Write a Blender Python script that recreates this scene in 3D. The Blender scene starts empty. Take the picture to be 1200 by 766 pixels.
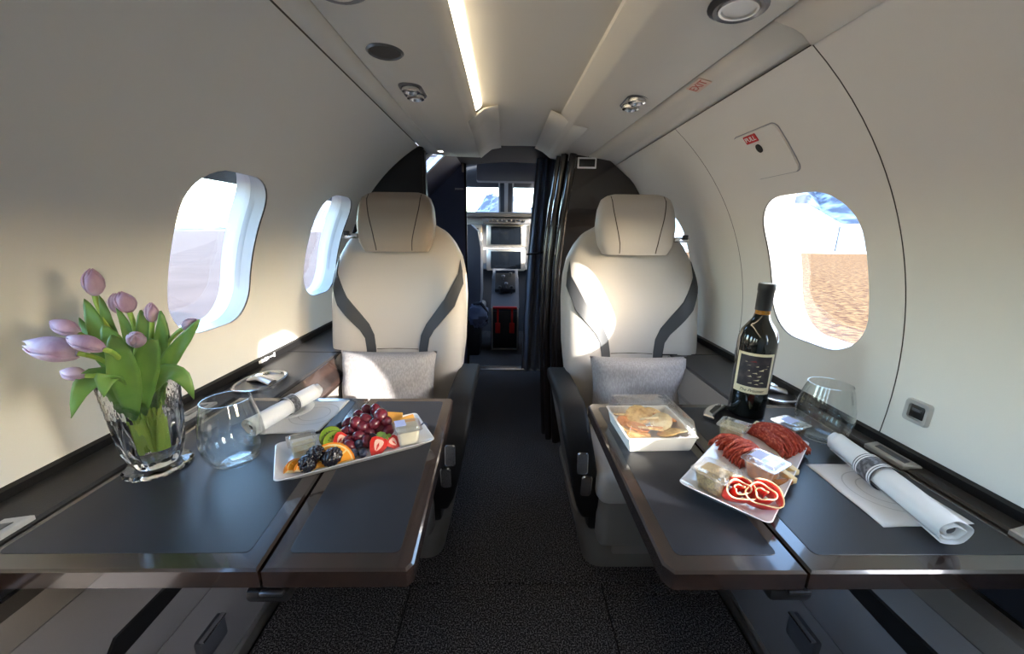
import bpy, bmesh, math, random
from mathutils import Vector, Matrix
random.seed(7)
S = bpy.context.scene
COL = S.collection
PI = math.pi
sin, cos, rad = math.sin, math.cos, math.radians

# ------------------------------------------------------------------ camera
F, CX, CY, HC = 445.0, 600.0, 383.0, 1.07
cd = bpy.data.cameras.new('camera'); cam = bpy.data.objects.new('camera', cd); COL.objects.link(cam)
cd.sensor_fit = 'HORIZONTAL'; cd.sensor_width = 36.0; cd.lens = F * 36 / 1200; cd.clip_start = .01; cd.clip_end = 5000
RM = Matrix.Rotation(rad(-0.95), 3, 'Z') @ Matrix.Rotation(PI/2 - rad(13.95), 3, 'X') @ Matrix.Rotation(rad(0.7), 3, 'Z')
cam.location = (0, 0, HC); cam.rotation_euler = RM.to_euler()
S.camera = cam

# ------------------------------------------------------------------ world, sun, exposure
w = bpy.data.worlds.new('sky'); S.world = w; w.use_nodes = True
nt = w.node_tree; bg = nt.nodes['Background']
sky = nt.nodes.new('ShaderNodeTexSky'); sky.sky_type = 'NISHITA'; sky.sun_disc = False
SUN = Vector((1.0, -.70, .300)).normalized()             # towards the sun
sky.sun_elevation = math.asin(SUN.z); sky.sun_rotation = math.atan2(SUN.x, SUN.y)
sky.air_density = 1.0; sky.dust_density = 1.2; sky.ozone_density = 2.0
nt.links.new(sky.outputs[0], bg.inputs[0]); bg.inputs[1].default_value = 1.9
sl = bpy.data.lights.new('sun', 'SUN'); so = bpy.data.objects.new('sun', sl); COL.objects.link(so)
sl.energy = 12; sl.angle = rad(.6); sl.color = (1, .96, .90)
so.rotation_euler = SUN.to_track_quat('Z', 'Y').to_euler(); so.location = (20, -4, 8)
S.view_settings.view_transform = 'Standard'; S.view_settings.look = 'None'
S.view_settings.gamma = 1; S.view_settings.use_curve_mapping = False
S.view_settings.exposure = 0.78
S.cycles.transparent_max_bounces = 24; S.cycles.max_bounces = 14; S.cycles.diffuse_bounces = 7
S.cycles.transmission_bounces = 12; S.cycles.glossy_bounces = 5; S.cycles.caustics_reflective = True

# ------------------------------------------------------------------ helpers
def at(px, py, X=None, Y=None, Z=None):
    d = RM @ Vector(((px - CX)/F, -(py - CY)/F, -1.0))
    t = X/d.x if X is not None else (Y/d.y if Y is not None else (Z - HC)/d.z)
    return Vector((0, 0, HC)) + d*t

def obj(name, bm, mat, parent=None, smooth=True, loc=None, rz=0, rot=None, local=False, auto=None, kind=None, label=None):
    """one mesh object; with a parent the mesh is given in world space unless local"""
    bmesh.ops.recalc_face_normals(bm, faces=bm.faces)
    if parent is not None and not local:
        bm.transform(parent.matrix_world.inverted())
    me = bpy.data.meshes.new(name); bm.to_mesh(me); bm.free()
    for p in me.polygons: p.use_smooth = smooth
    if smooth:
        try: me.set_sharp_from_angle(angle=rad(auto or 38))
        except Exception: pass
    for m in (mat if isinstance(mat, (list, tuple)) else [mat]): me.materials.append(m)
    o = bpy.data.objects.new(name, me); COL.objects.link(o)
    if parent is not None: o.parent = parent
    if loc is not None: o.location = loc
    if rz: o.rotation_euler = (0, 0, rz)
    if rot is not None: o.rotation_euler = rot
    if kind: o['kind'] = kind
    if label: o['label'] = label
    bpy_update(o)
    return o

def bpy_update(o):
    m = Matrix.LocRotScale(o.location, o.rotation_euler, o.scale)
    o.matrix_world = (o.parent.matrix_world @ m) if o.parent else m
    if o.parent:
        o.matrix_parent_inverse = Matrix.Identity(4); o.matrix_basis = m

def tag(o, label, cat, group=None, kind=None):
    o['label'] = label; o['category'] = cat
    if group: o['group'] = group
    if kind: o['kind'] = kind
    return o

def thing(name, label, cat, loc=(0, 0, 0), rz=0, group=None, rot=None):
    o = bpy.data.objects.new(name, None); COL.objects.link(o); o.empty_display_size = .05
    o.location = loc; o.rotation_euler = rot if rot is not None else (0, 0, rz)
    o.matrix_world = Matrix.LocRotScale(o.location, o.rotation_euler, o.scale)
    return tag(o, label, cat, group)

def struct(name, loc=(0, 0, 0), label=None):
    o = bpy.data.objects.new(name, None); COL.objects.link(o); o.location = loc; o['kind'] = 'structure'
    if label: o['label'] = label
    o.matrix_world = Matrix.Translation(Vector(loc))
    return o

def B(): return bmesh.new()

def box(bm, c, s, bev=0.0, seg=2, M=None):
    r = bmesh.ops.create_cube(bm, size=1.0); vs = r['verts']
    bmesh.ops.scale(bm, vec=s, verts=vs)
    if bev > 0:
        es = list({e for v in vs for e in v.link_edges})
        g = bmesh.ops.bevel(bm, geom=vs + es, offset=bev, segments=seg, profile=.5, affect='EDGES')
        vs = list({v for f in g['faces'] for v in f.verts} | {v for v in vs if v.is_valid})
    T = Matrix.Translation(Vector(c)) @ (M.to_4x4() if M else Matrix.Identity(4))
    bmesh.ops.transform(bm, matrix=T, verts=vs)
    return vs

def loft(bm, rings, closed=True, cap0=True, cap1=True, mi=0):
    R = [[bm.verts.new(p) for p in r] for r in rings]
    n = len(R[0])
    for a, b in zip(R[:-1], R[1:]):
        for i in range(n if closed else n - 1):
            j = (i + 1) % n
            f = bm.faces.new((a[i], a[j], b[j], b[i])); f.material_index = mi
    if closed and cap0: bm.faces.new(list(reversed(R[0]))).material_index = mi
    if closed and cap1: bm.faces.new(R[-1]).material_index = mi
    return R

def ring(c, r, n, z=None, ax=None, ph=0):
    return [(c[0] + r*cos(2*PI*i/n + ph), c[1] + r*sin(2*PI*i/n + ph), c[2]) for i in range(n)]

def lathe(bm, prof, n=32, c=(0, 0, 0), cap0=True, cap1=True):
    return loft(bm, [ring((c[0], c[1], c[2] + z), max(r, 1e-5), n) for r, z in prof], True, cap0, cap1)

def tube(bm, pts, r, n=8, flat=1.0, up=None):
    pts = [Vector(p) for p in pts]; rings = []
    prev = None
    for i, p in enumerate(pts):
        d = (pts[min(i+1, len(pts)-1)] - pts[max(i-1, 0)])
        d = d.normalized() if d.length > 1e-9 else Vector((0, 0, 1))
        a = prev if prev is not None else (Vector(up) if up else (Vector((0, 0, 1)) if abs(d.z) < .9 else Vector((1, 0, 0))))
        u = d.cross(a)
        u = u.normalized() if u.length > 1e-6 else d.orthogonal().normalized()
        v = u.cross(d).normalized(); prev = v
        rr = r[i] if isinstance(r, (list, tuple)) else r
        rings.append([p + u*rr*cos(2*PI*k/n) + v*rr*flat*sin(2*PI*k/n) for k in range(n)])
    loft(bm, rings)

def sphere(bm, c, r, u=14, v=9, M=None):
    res = bmesh.ops.create_uvsphere(bm, u_segments=u, v_segments=v, radius=1.0)
    s = r if isinstance(r, (tuple, list)) else (r, r, r)
    T = Matrix.Translation(Vector(c)) @ (M.to_4x4() if M else Matrix.Identity(4)) @ Matrix.Diagonal((*s, 1))
    bmesh.ops.transform(bm, matrix=T, verts=res['verts'])
    return res['verts']

def prism(bm, pts, z0, z1, bev=0.0, M=None):
    """polygon extruded along z, with a small top and bottom chamfer"""
    n = len(pts); c = Vector((sum(p[0] for p in pts)/n, sum(p[1] for p in pts)/n))
    def inset(d):
        out = []
        for i in range(n):
            a, p, b = Vector(pts[i-1]), Vector(pts[i]), Vector(pts[(i+1) % n])
            e1, e2 = (p-a), (b-p)
            if e1.length < 1e-9 or e2.length < 1e-9: out.append(p); continue
            n1 = Vector((-e1.y, e1.x)).normalized(); n2 = Vector((-e2.y, e2.x)).normalized()
            k = n1 + n2; k = k/max(k.dot(n1), .3) if k.length > 1e-6 else n1
            if (c - p).dot(k) < 0 and d and sgn_area < 0: k = -k
            out.append(p + k*d)
        return out
    ar = sum(pts[i][0]*pts[(i+1) % n][1] - pts[(i+1) % n][0]*pts[i][1] for i in range(n))
    sgn_area = 1 if ar > 0 else -1
    if sgn_area < 0: pts = list(reversed(pts)); sgn_area = 1
    ins = inset(bev) if bev else pts
    R = []
    if bev: R = [(ins, z0), (pts, z0 + bev), (pts, z1 - bev), (ins, z1)]
    else: R = [(pts, z0), (pts, z1)]
    rr = [[Vector((p[0], p[1], z)) for p in q] for q, z in R]
    if M is not None: rr = [[M @ p for p in q] for q in rr]
    loft(bm, rr)

def rrect(wx, wy, r, n=5, c=(0, 0), rot=0):
    r = min(r, wx/2 - 1e-4, wy/2 - 1e-4); P = []
    for k, (sx, sy) in enumerate(((1, 1), (-1, 1), (-1, -1), (1, -1))):
        for i in range(n + 1):
            a = k*PI/2 + (PI/2)*i/n
            P.append(((wx/2 - r)*sx + r*cos(a), (wy/2 - r)*sy + r*sin(a)))
    cr, sr = cos(rot), sin(rot)
    return [(c[0] + x*cr - y*sr, c[1] + x*sr + y*cr) for x, y in P]

def interp(tab, x):
    if x <= tab[0][0]: return tab[0][1]
    for (a, b), (c, d) in zip(tab[:-1], tab[1:]):
        if x <= c: return b + (d - b)*(x - a)/(c - a)
    return tab[-1][1]

def sp(v, e): return math.copysign(abs(v)**e, v)
def sstep(a, b, x):
    t = max(0, min(1, (x - a)/(b - a))); return t*t*(3 - 2*t)

def frame_M(o, x, y):
    x = Vector(x).normalized(); y = Vector(y); z = x.cross(y).normalized(); y = z.cross(x)
    m = Matrix((x, y, z)).transposed().to_4x4(); m.translation = Vector(o)
    return m

def text_bm(body, size, M, depth=.0004, shear=0, sx=1.0):
    c = bpy.data.curves.new('t', 'FONT'); c.body = body; c.size = size; c.extrude = depth; c.shear = shear
    c.align_x = 'CENTER'; c.align_y = 'CENTER'; c.resolution_u = 3
    o = bpy.data.objects.new('t', c); COL.objects.link(o)
    dg = bpy.context.evaluated_depsgraph_get(); me = bpy.data.meshes.new_from_object(o.evaluated_get(dg))
    bm = B(); bm.from_mesh(me); bpy.data.objects.remove(o); bpy.data.curves.remove(c); bpy.data.meshes.remove(me)
    bm.transform(M @ Matrix.Diagonal((sx, 1, 1, 1)))
    return bm

# ------------------------------------------------------------------ materials
def srgb(r, g, b):
    f = lambda c: (c/255/12.92) if c/255 <= .04045 else ((c/255 + .055)/1.055)**2.4
    return (f(r), f(g), f(b), 1)

def mat(name, col, rough=.5, metal=0, noise=None, bump=None, coat=0, spec=.5, sss=0, stretch=None, emit=None, sheen=0):
    """noise=(scale, colour2, lo, hi) mixes a second colour; bump=(scale, strength)"""
    m = bpy.data.materials.new(name); m.use_nodes = True; n = m.node_tree; p = n.nodes['Principled BSDF']
    p.inputs['Base Color'].default_value = col; p.inputs['Roughness'].default_value = rough; p.inputs['Metallic'].default_value = metal
    p.inputs['Coat Weight'].default_value = coat; p.inputs['Coat Roughness'].default_value = .06; p.inputs['Specular IOR Level'].default_value = spec
    if sss:
        p.inputs['Subsurface Weight'].default_value = sss; p.inputs['Subsurface Scale'].default_value = .01
    if sheen: p.inputs['Sheen Weight'].default_value = sheen
    if emit:
        p.inputs['Emission Color'].default_value = emit[0]; p.inputs['Emission Strength'].default_value = emit[1]
    tc = n.nodes.new('ShaderNodeTexCoord'); src = tc.outputs['Object']
    if stretch:
        mp = n.nodes.new('ShaderNodeMapping'); mp.inputs['Scale'].default_value = stretch; n.links.new(src, mp.inputs[0]); src = mp.outputs[0]
    if noise:
        t = n.nodes.new('ShaderNodeTexNoise'); t.inputs['Scale'].default_value = noise[0]; t.inputs['Detail'].default_value = 5
        n.links.new(src, t.inputs['Vector'])
        r = n.nodes.new('ShaderNodeValToRGB'); r.color_ramp.elements[0].position = noise[2]; r.color_ramp.elements[1].position = noise[3]
        r.color_ramp.elements[0].color = col; r.color_ramp.elements[1].color = noise[1]
        n.links.new(t.outputs['Fac'], r.inputs[0]); n.links.new(r.outputs[0], p.inputs['Base Color'])
    if bump:
        t2 = n.nodes.new('ShaderNodeTexNoise'); t2.inputs['Scale'].default_value = bump[0]; t2.inputs['Detail'].default_value = 3
        n.links.new(src, t2.inputs['Vector'])
        b = n.nodes.new('ShaderNodeBump'); b.inputs['Strength'].default_value = bump[1]; b.inputs['Distance'].default_value = .002
        n.links.new(t2.outputs['Fac'], b.inputs['Height']); n.links.new(b.outputs[0], p.inputs['Normal'])
    return m

def thin_glass(name, tint=(1, 1, 1, 1), refl=.9, base=.04, rough=.0, bump=None, power=4.0, diffuse=0.0):
    m = bpy.data.materials.new(name); m.use_nodes = True; n = m.node_tree; n.nodes.remove(n.nodes['Principled BSDF'])
    out = n.nodes['Material Output']; tr = n.nodes.new('ShaderNodeBsdfTransparent'); tr.inputs[0].default_value = tint
    gl = n.nodes.new('ShaderNodeBsdfGlossy'); gl.inputs['Roughness'].default_value = rough; gl.inputs[0].default_value = (1, 1, 1, 1)
    lw = n.nodes.new('ShaderNodeLayerWeight'); lw.inputs[0].default_value = .5
    pw = n.nodes.new('ShaderNodeMath'); pw.operation = 'POWER'; pw.inputs[1].default_value = power
    ml = n.nodes.new('ShaderNodeMath'); ml.operation = 'MULTIPLY_ADD'; ml.inputs[1].default_value = refl; ml.inputs[2].default_value = base
    ml.use_clamp = True
    n.links.new(lw.outputs['Facing'], pw.inputs[0]); n.links.new(pw.outputs[0], ml.inputs[0])
    mx = n.nodes.new('ShaderNodeMixShader'); n.links.new(ml.outputs[0], mx.inputs[0]); n.links.new(tr.outputs[0], mx.inputs[1]); n.links.new(gl.outputs[0], mx.inputs[2])
    last = mx.outputs[0]
    if diffuse:
        df = n.nodes.new('ShaderNodeBsdfDiffuse'); df.inputs[0].default_value = (.9, .9, .9, 1)
        m2 = n.nodes.new('ShaderNodeMixShader'); m2.inputs[0].default_value = diffuse
        n.links.new(last, m2.inputs[1]); n.links.new(df.outputs[0], m2.inputs[2]); last = m2.outputs[0]
    if bump:
        tc = n.nodes.new('ShaderNodeTexCoord'); t2 = n.nodes.new('ShaderNodeTexNoise'); t2.inputs['Scale'].default_value = bump[0]
        n.links.new(tc.outputs['Object'], t2.inputs['Vector'])
        b = n.nodes.new('ShaderNodeBump'); b.inputs['Strength'].default_value = bump[1]; b.inputs['Distance'].default_value = .004
        n.links.new(t2.outputs['Fac'], b.inputs['Height']); n.links.new(b.outputs[0], gl.inputs['Normal']); n.links.new(b.outputs[0], lw.inputs['Normal'])
    n.links.new(last, out.inputs[0])
    return m

M = {}
M['wall'] = mat('cream sidewall', srgb(224, 221, 215), .55, bump=(500, .08))
M['ceil'] = mat('cream headliner', srgb(222, 216, 205), .6, bump=(420, .08))
M['white'] = mat('white plastic', srgb(232, 232, 230), .35)
M['bezel'] = mat('grey window bezel', srgb(176, 178, 182), .4)
M['reveal'] = mat('pale grey reveal', srgb(206, 208, 212), .4)
M['silverp'] = mat('silver painted plastic', srgb(186, 184, 182), .3, metal=.3)
M['leather'] = mat('light grey leather', srgb(176, 170, 163), .5, bump=(380, .15))
M['leather2'] = mat('grey leather', srgb(140, 134, 128), .55, bump=(380, .15))
M['greyfab'] = mat('grey shell', srgb(122, 117, 112), .6, bump=(600, .1))
M['taupe'] = mat('taupe headrest leather', srgb(152, 139, 126), .5, bump=(380, .15))
M['stripe'] = mat('charcoal leather stripe', srgb(48, 50, 54), .55, bump=(420, .2))
M['blackl'] = mat('black leather', srgb(24, 23, 24), .55, spec=.3, bump=(420, .2))
M['seam'] = mat('dark stitching', srgb(60, 50, 44), .8)
M['pillow'] = mat('grey woven pillow cloth', srgb(150, 145, 144), .9, noise=(260, srgb(172, 166, 163), .4, .65), bump=(700, .5), stretch=(1, 1, .35))
M['table'] = mat('dark blue grey table leather', srgb(34, 36, 43), .36, spec=.4, noise=(8, srgb(43, 44, 50), .3, .8), bump=(900, .06))
M['veneer'] = mat('dark gloss walnut veneer', srgb(56, 40, 34), .22, noise=(5, srgb(32, 26, 24), .35, .7), stretch=(14, .6, 14), coat=1)
M['gloss'] = mat('black gloss cabinet', srgb(42, 34, 31), .22, noise=(20, srgb(30, 25, 23), .3, .7), stretch=(3, 3, .3), coat=1)
M['charcoal'] = mat('charcoal ledge leather', srgb(48, 46, 46), .5, bump=(420, .2))
M['dark'] = mat('black void', srgb(16, 16, 18), .7)
M['gap'] = mat('gap filler', srgb(74, 68, 62), .8)
M['navy'] = mat('navy laminate', srgb(98, 104, 134), .45)
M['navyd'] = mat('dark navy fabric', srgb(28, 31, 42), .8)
M['lower'] = mat('grey lower sidewall', srgb(124, 120, 122), .5, bump=(420, .15))
M['lower2'] = mat('warm grey lower sidewall band', srgb(118, 112, 108), .55, bump=(420, .15))
M['chrome'] = mat('brushed chrome', srgb(210, 210, 212), .22, metal=1)
M['chromed'] = mat('dark chrome', srgb(120, 120, 124), .3, metal=1)
M['satin'] = mat('satin aluminium', srgb(216, 212, 206), .35, metal=1)
M['blackp'] = mat('black plastic', srgb(24, 24, 26), .4)
M['greyp'] = mat('grey cockpit plastic', srgb(146, 148, 154), .5)
M['greypd'] = mat('dark grey cockpit plastic', srgb(78, 80, 86), .55)
M['screen'] = mat('dark screen', srgb(14, 18, 24), .12)
M['carpet'] = mat('dark speckled carpet', srgb(38, 36, 37), .95, noise=(260, srgb(170, 165, 165), .47, .72), bump=(900, .6), spec=.1)
M['curtain'] = mat('slate curtain', srgb(116, 128, 150), .85, bump=(300, .2), sheen=.3)
M['red'] = mat('red placard', srgb(190, 30, 32), .5)
M['redtag'] = mat('red strap', srgb(210, 30, 20), .5)
M['exitred'] = mat('faded red lettering', srgb(205, 105, 88), .5)
M['exitbg'] = mat('pinkish sign', srgb(226, 196, 176), .5)
M['whitep'] = mat('white print', srgb(235, 235, 235), .5)
M['led'] = mat('warm light strip', srgb(255, 244, 220), .5, emit=((1, .86, .62, 1), 5.0))
M['lamp'] = mat('lit lens', srgb(255, 250, 235), .4, emit=((1, .92, .8, 1), 3.0))
M['lens'] = mat('frosted lens', srgb(225, 222, 215), .25)
M['pane'] = thin_glass('window pane', refl=.5, base=.03)
M['glass'] = thin_glass('clear glass', tint=(.97, .985, .98, 1), refl=1.0, base=.03, power=3.5)
M['plastic'] = thin_glass('clear plastic', tint=(.97, .97, .97, 1), refl=.8, base=.06, rough=.05, bump=(60, .2), power=3, diffuse=.03)

# ------------------------------------------------------------------ cabin shell: the inner wall is a cylinder
R0, ZC = .77, .77
def wp(side, Y, phi, R=R0): return Vector((side*R*cos(phi), Y, ZC + R*sin(phi)))
def rr_hit(dx, dy, wx, wy, r):
    """distance along (dx,dy) from the centre to a rounded rectangle"""
    lo, hi = 0.0, 2.0
    for _ in range(34):
        t = (lo + hi)/2; x, y = abs(dx*t) - (wx/2 - r), abs(dy*t) - (wy/2 - r)
        d = math.hypot(max(x, 0), max(y, 0)) + min(max(x, y), 0) - r
        if d < 0: lo = t
        else: hi = t
    return lo
WW, WH, WR = .30, .378, .105
WD = {-1: (.284, .412, .10), 1: (.30, .378, .105)}
PHS = {-1: math.asin(.246/R0), 1: math.asin(.222/R0)}
def steps(a, b, st):
    n = max(1, round((b - a)/st)); return [a + (b - a)*i/n for i in range(n + 1)]

def shell_sheet(side, Y0, Y1, p0, p1, holes, R, k=1.0, st=.028):
    """cylinder sheet with rounded window holes; rows measured as arc length"""
    bm = B(); s0, s1, sc = p0*R0, p1*R0, PHS[side]*R0
    hw, hh = WD[side][0]/2 + .045, WD[side][1]/2 + .045
    cols = [Y0]
    for h in holes: cols += steps(h - hw, h + hw, st)
    cols.append(Y1); rows = [s0] + steps(sc - hh, sc + hh, st) + [s1]
    def fill(L, lim):
        out = []
        for a, b in zip(L[:-1], L[1:]): out += steps(a, b, lim)[:-1]
        return out + [L[-1]]
    WW, WH, WR = WD[side]; cols, rows = fill(sorted(cols), .12), fill(rows, .035)
    V = {}
    def v(y, s):
        key = (round(y, 5), round(s, 5))
        if key not in V: V[key] = bm.verts.new(wp(side, y, s/R0, R))
        return V[key]
    inh = lambda y, s: any(abs(y - h) < hw - 1e-6 and abs(s - sc) < hh - 1e-6 for h in holes)
    for a, b in zip(cols[:-1], cols[1:]):
        for c, d in zip(rows[:-1], rows[1:]):
            if not inh((a+b)/2, (c+d)/2): bm.faces.new((v(a, c), v(b, c), v(b, d), v(a, d)))
    for h in holes:
        cy = [y for y in cols if abs(y - h) < hw + 1e-6]; cs = [s for s in rows if abs(s - sc) < hh + 1e-6]
        loop = [(y, cs[0]) for y in cy] + [(cy[-1], s) for s in cs[1:]] + [(y, cs[-1]) for y in cy[-2::-1]] + [(cy[0], s) for s in cs[-2:0:-1]]
        prev = [v(*q) for q in loop]
        for j, f in enumerate((.4, .75, 1.0)):
            cur = []
            for (y, s) in loop:
                dx, dy = y - h, s - sc; t = rr_hit(dx, dy, WW*k, WH*k, WR*k)
                q = 1 + (t - 1)*f
                cur.append(bm.verts.new(wp(side, h + dx*q, (sc + dy*q)/R0, R)))
            n = len(loop)
            for i in range(n): bm.faces.new((prev[i], prev[(i+1) % n], cur[(i+1) % n], cur[i]))
            prev = cur
    return bm

def window(side, Y, idx):
    o = struct('window_%d' % idx, wp(side, Y, PHS[side]))
    n = 72; sc = PHS[side]*R0; WW, WH, WR = WD[side]
    def rg(k, R, dk=0):
        out = []
        for i in range(n):
            a = 2*PI*i/n; dx, dy = cos(a), sin(a); t = rr_hit(dx, dy, WW*k + dk, WH*k + dk, WR*k + dk/2)
            out.append(wp(side, Y + dx*t, (sc + dy*t)/R0, R))
        return out
    bm = B()
    loft(bm, [rg(1, .7765, .012), rg(1, .7735, .002), rg(.99, .7735), rg(.992, .785), rg(.986, .80)], True, False, False)
    obj('window_frame', bm, M['bezel'], o, auto=60)
    bm = B(); loft(bm, [rg(.988, .7995), rg(.986, .80), rg(.984, .815)], True, False, False); obj('inner_bezel', bm, M['bezel'], o, auto=30)
    bm = B(); loft(bm, [rg(.985, .8145), rg(.982, .815), rg(.985, .856)], True, False, False); obj('reveal', bm, M['reveal'], o, auto=30)
    bm = B(); A, C = rg(.983, .826), rg(.983, .829)
    loft(bm, [A, C]); obj('pane', bm, M['pane'], o, auto=30)
    return o

P0 = -rad(10.5); PL, PR = rad(59.5), rad(50.8)
LW = [-.76, -.18, .39, .99, 1.575]; RW = [-.85, .20, .915, 1.70]  # aftmost right window is out of view, added to let in more skylight
wl = struct('wall_left'); wr = struct('wall_right')
def solid(o, th=.007):
    m = o.modifiers.new('edge', 'SOLIDIFY'); m.thickness = th; m.offset = 0
obj('wall_panel', shell_sheet(-1, -1.2, 1.815, P0, PL, LW, R0), M['wall'], wl)
for (a, b, hs) in ((-1.2, .6898, RW[:2]), (.6922, 1.1998, [RW[2]]), (1.2022, 1.815, [RW[3]])):
    obj('wall_panel', shell_sheet(1, a, b, P0, PR, hs, R0), M['wall'], wr)
for side, H in ((-1, LW), (1, RW)):      # outer skin with the same openings
    o = obj('outer_skin', shell_sheet(side, -1.2, 1.86 if side < 0 else 2.86, -rad(25), PI/2, H, .857, .99), M['white'], wl if side < 0 else wr)
    # dark insulation seen only down the panel gaps
    bm = shell_sheet(side, -1.2, 1.82, P0 - .1, PL + .1, H, .79, 1.02); obj('liner', bm, M['gap'], wl if side < 0 else wr)
for side, H in ((-1, LW), (1, RW)):
    for Y in H: window(side, Y, H.index(Y) + (1 if side < 0 else 6))
bm = B()
for s_ in (-1, 1): box(bm, (s_*.785, .83 if s_ > 0 else .33, .155), (.016, 4.06 if s_ > 0 else 3.06, .53))
box(bm, (0, 1.45, -.09), (1.6, 5.3, .02)); obj('wall_belly', bm, M['greyp'], kind='structure', smooth=False)
bm = B(); box(bm, (0, 4.13, .55), (1.7, .03, 1.35)); obj('wall_firewall', bm, M['greypd'], kind='structure', smooth=False)
bm = B(); box(bm, (0, -1.215, .75), (1.74, .03, 1.8)); obj('wall_back', bm, M['wall'], kind='structure', smooth=False)

# ------------------------------------------------------------------ ceiling
ce = struct('ceiling')
def tap(x, Y):
    k = .13*max(0, min(1, (.487 - x)/.06)) if x > .15 else 0
    return x*(1 - k*(max(Y, -.3) - .64))
def ceil_strip(name, prof, y0, y1, m, parent, th=.006, n=10):
    bm = B(); Ys = [y0 + (y1 - y0)*i/n for i in range(n + 1)]
    loft(bm, [[(tap(x, y), y, z) for x, z in prof] for y in Ys], closed=False)
    o = obj(name, bm, m, parent, auto=30); md = o.modifiers.new('edge', 'SOLIDIFY'); md.thickness = th; md.offset = 0
    return o
YE = 1.96
ceil_strip('ceiling_panel', [(-.386, 1.437), (-.36, 1.433), (-.318, 1.427)], -1.2, YE, M['ceil'], ce)
ceil_strip('ceiling_panel', [(-.3145, 1.427), (-.24, 1.422), (-.135, 1.42), (-.127, 1.422), (-.102, 1.444)], -1.2, YE, M['ceil'], ce)
ceil_strip('ceiling_panel', [(-.110, 1.476), (-.075, 1.474), (0, 1.473), (.065, 1.474), (.14, 1.473), (.205, 1.468), (.205, 1.455), (.238, 1.428), (.246, 1.425), (.30, 1.418), (.418, 1.401)], -1.2, YE, M['ceil'], ce)
ceil_strip('ceiling_panel', [(.4225, 1.401), (.455, 1.391), (.470, 1.383), (.487, 1.3675)], -1.2, .691, M['ceil'], ce)
ceil_strip('ceiling_panel', [(.4225, 1.401), (.455, 1.392), (.472, 1.386), (.489, 1.3715)], .691, YE, M['ceil'], ce)
ceil_strip('roof_lining', [(-.80, 1.20), (-.55, 1.50), (-.3, 1.56), (0, 1.585), (.3, 1.56), (.55, 1.50), (.80, 1.20)], -1.2, 1.99, M['dark'], ce)
# forward closing pieces of the cove
ceil_strip('cove_end_cap', [(-.128, 1.4185), (-.10, 1.44), (-.075, 1.458), (-.03, 1.466)], 1.36, YE + .01, M['ceil'], ce, n=4)
ceil_strip('cove_end_cap', [(.30, 1.4155), (.25, 1.4225), (.205, 1.450), (.16, 1.466)], 1.40, YE + .01, M['ceil'], ce, n=4)
o = ceil_strip('light_strip', [(-.106, 1.446), (-.090, 1.456), (-.083, 1.466)], -1.2, 1.35, M['led'], None, .002)
tag(o, 'warm glowing light strip along the left edge of the ceiling channel', 'light')

# ------------------------------------------------------------------ floor
fl = struct('floor')
bm = B(); box(bm, (0, 1.04, -.03), (1.40, 4.55, .04)); obj('subfloor', bm, M['dark'], fl, smooth=False)
def carpet(x0, x1, y0, y1):
    bm = B(); prism(bm, [(x0, y0), (x1, y0), (x1, y1), (x0, y1)], -.012, 0, .002); return obj('carpet_panel', bm, M['carpet'], fl, smooth=False)
carpet(-.287, .305, -1.2, .962); carpet(-.66, -.292, -1.2, .958); carpet(.310, .66, -1.2, .925)
carpet(-.66, .66, .966, 2.86); carpet(.310, .66, .929, .962); carpet(-.66, .66, 2.95, 4.2)
bm = B(); box(bm, (0, 2.905, .004), (.62, .085, .012), .003); o = obj('trim_1', bm, M['satin'], kind='structure')
for s in (-1, 1):
    bm = B(); box(bm, (s*.672, .9, .02), (.018, 1.84*1.0 + .0, .04), .004); obj('baseboard_left' if s < 0 else 'baseboard_right', bm, M['satin'], kind='structure')

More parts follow.
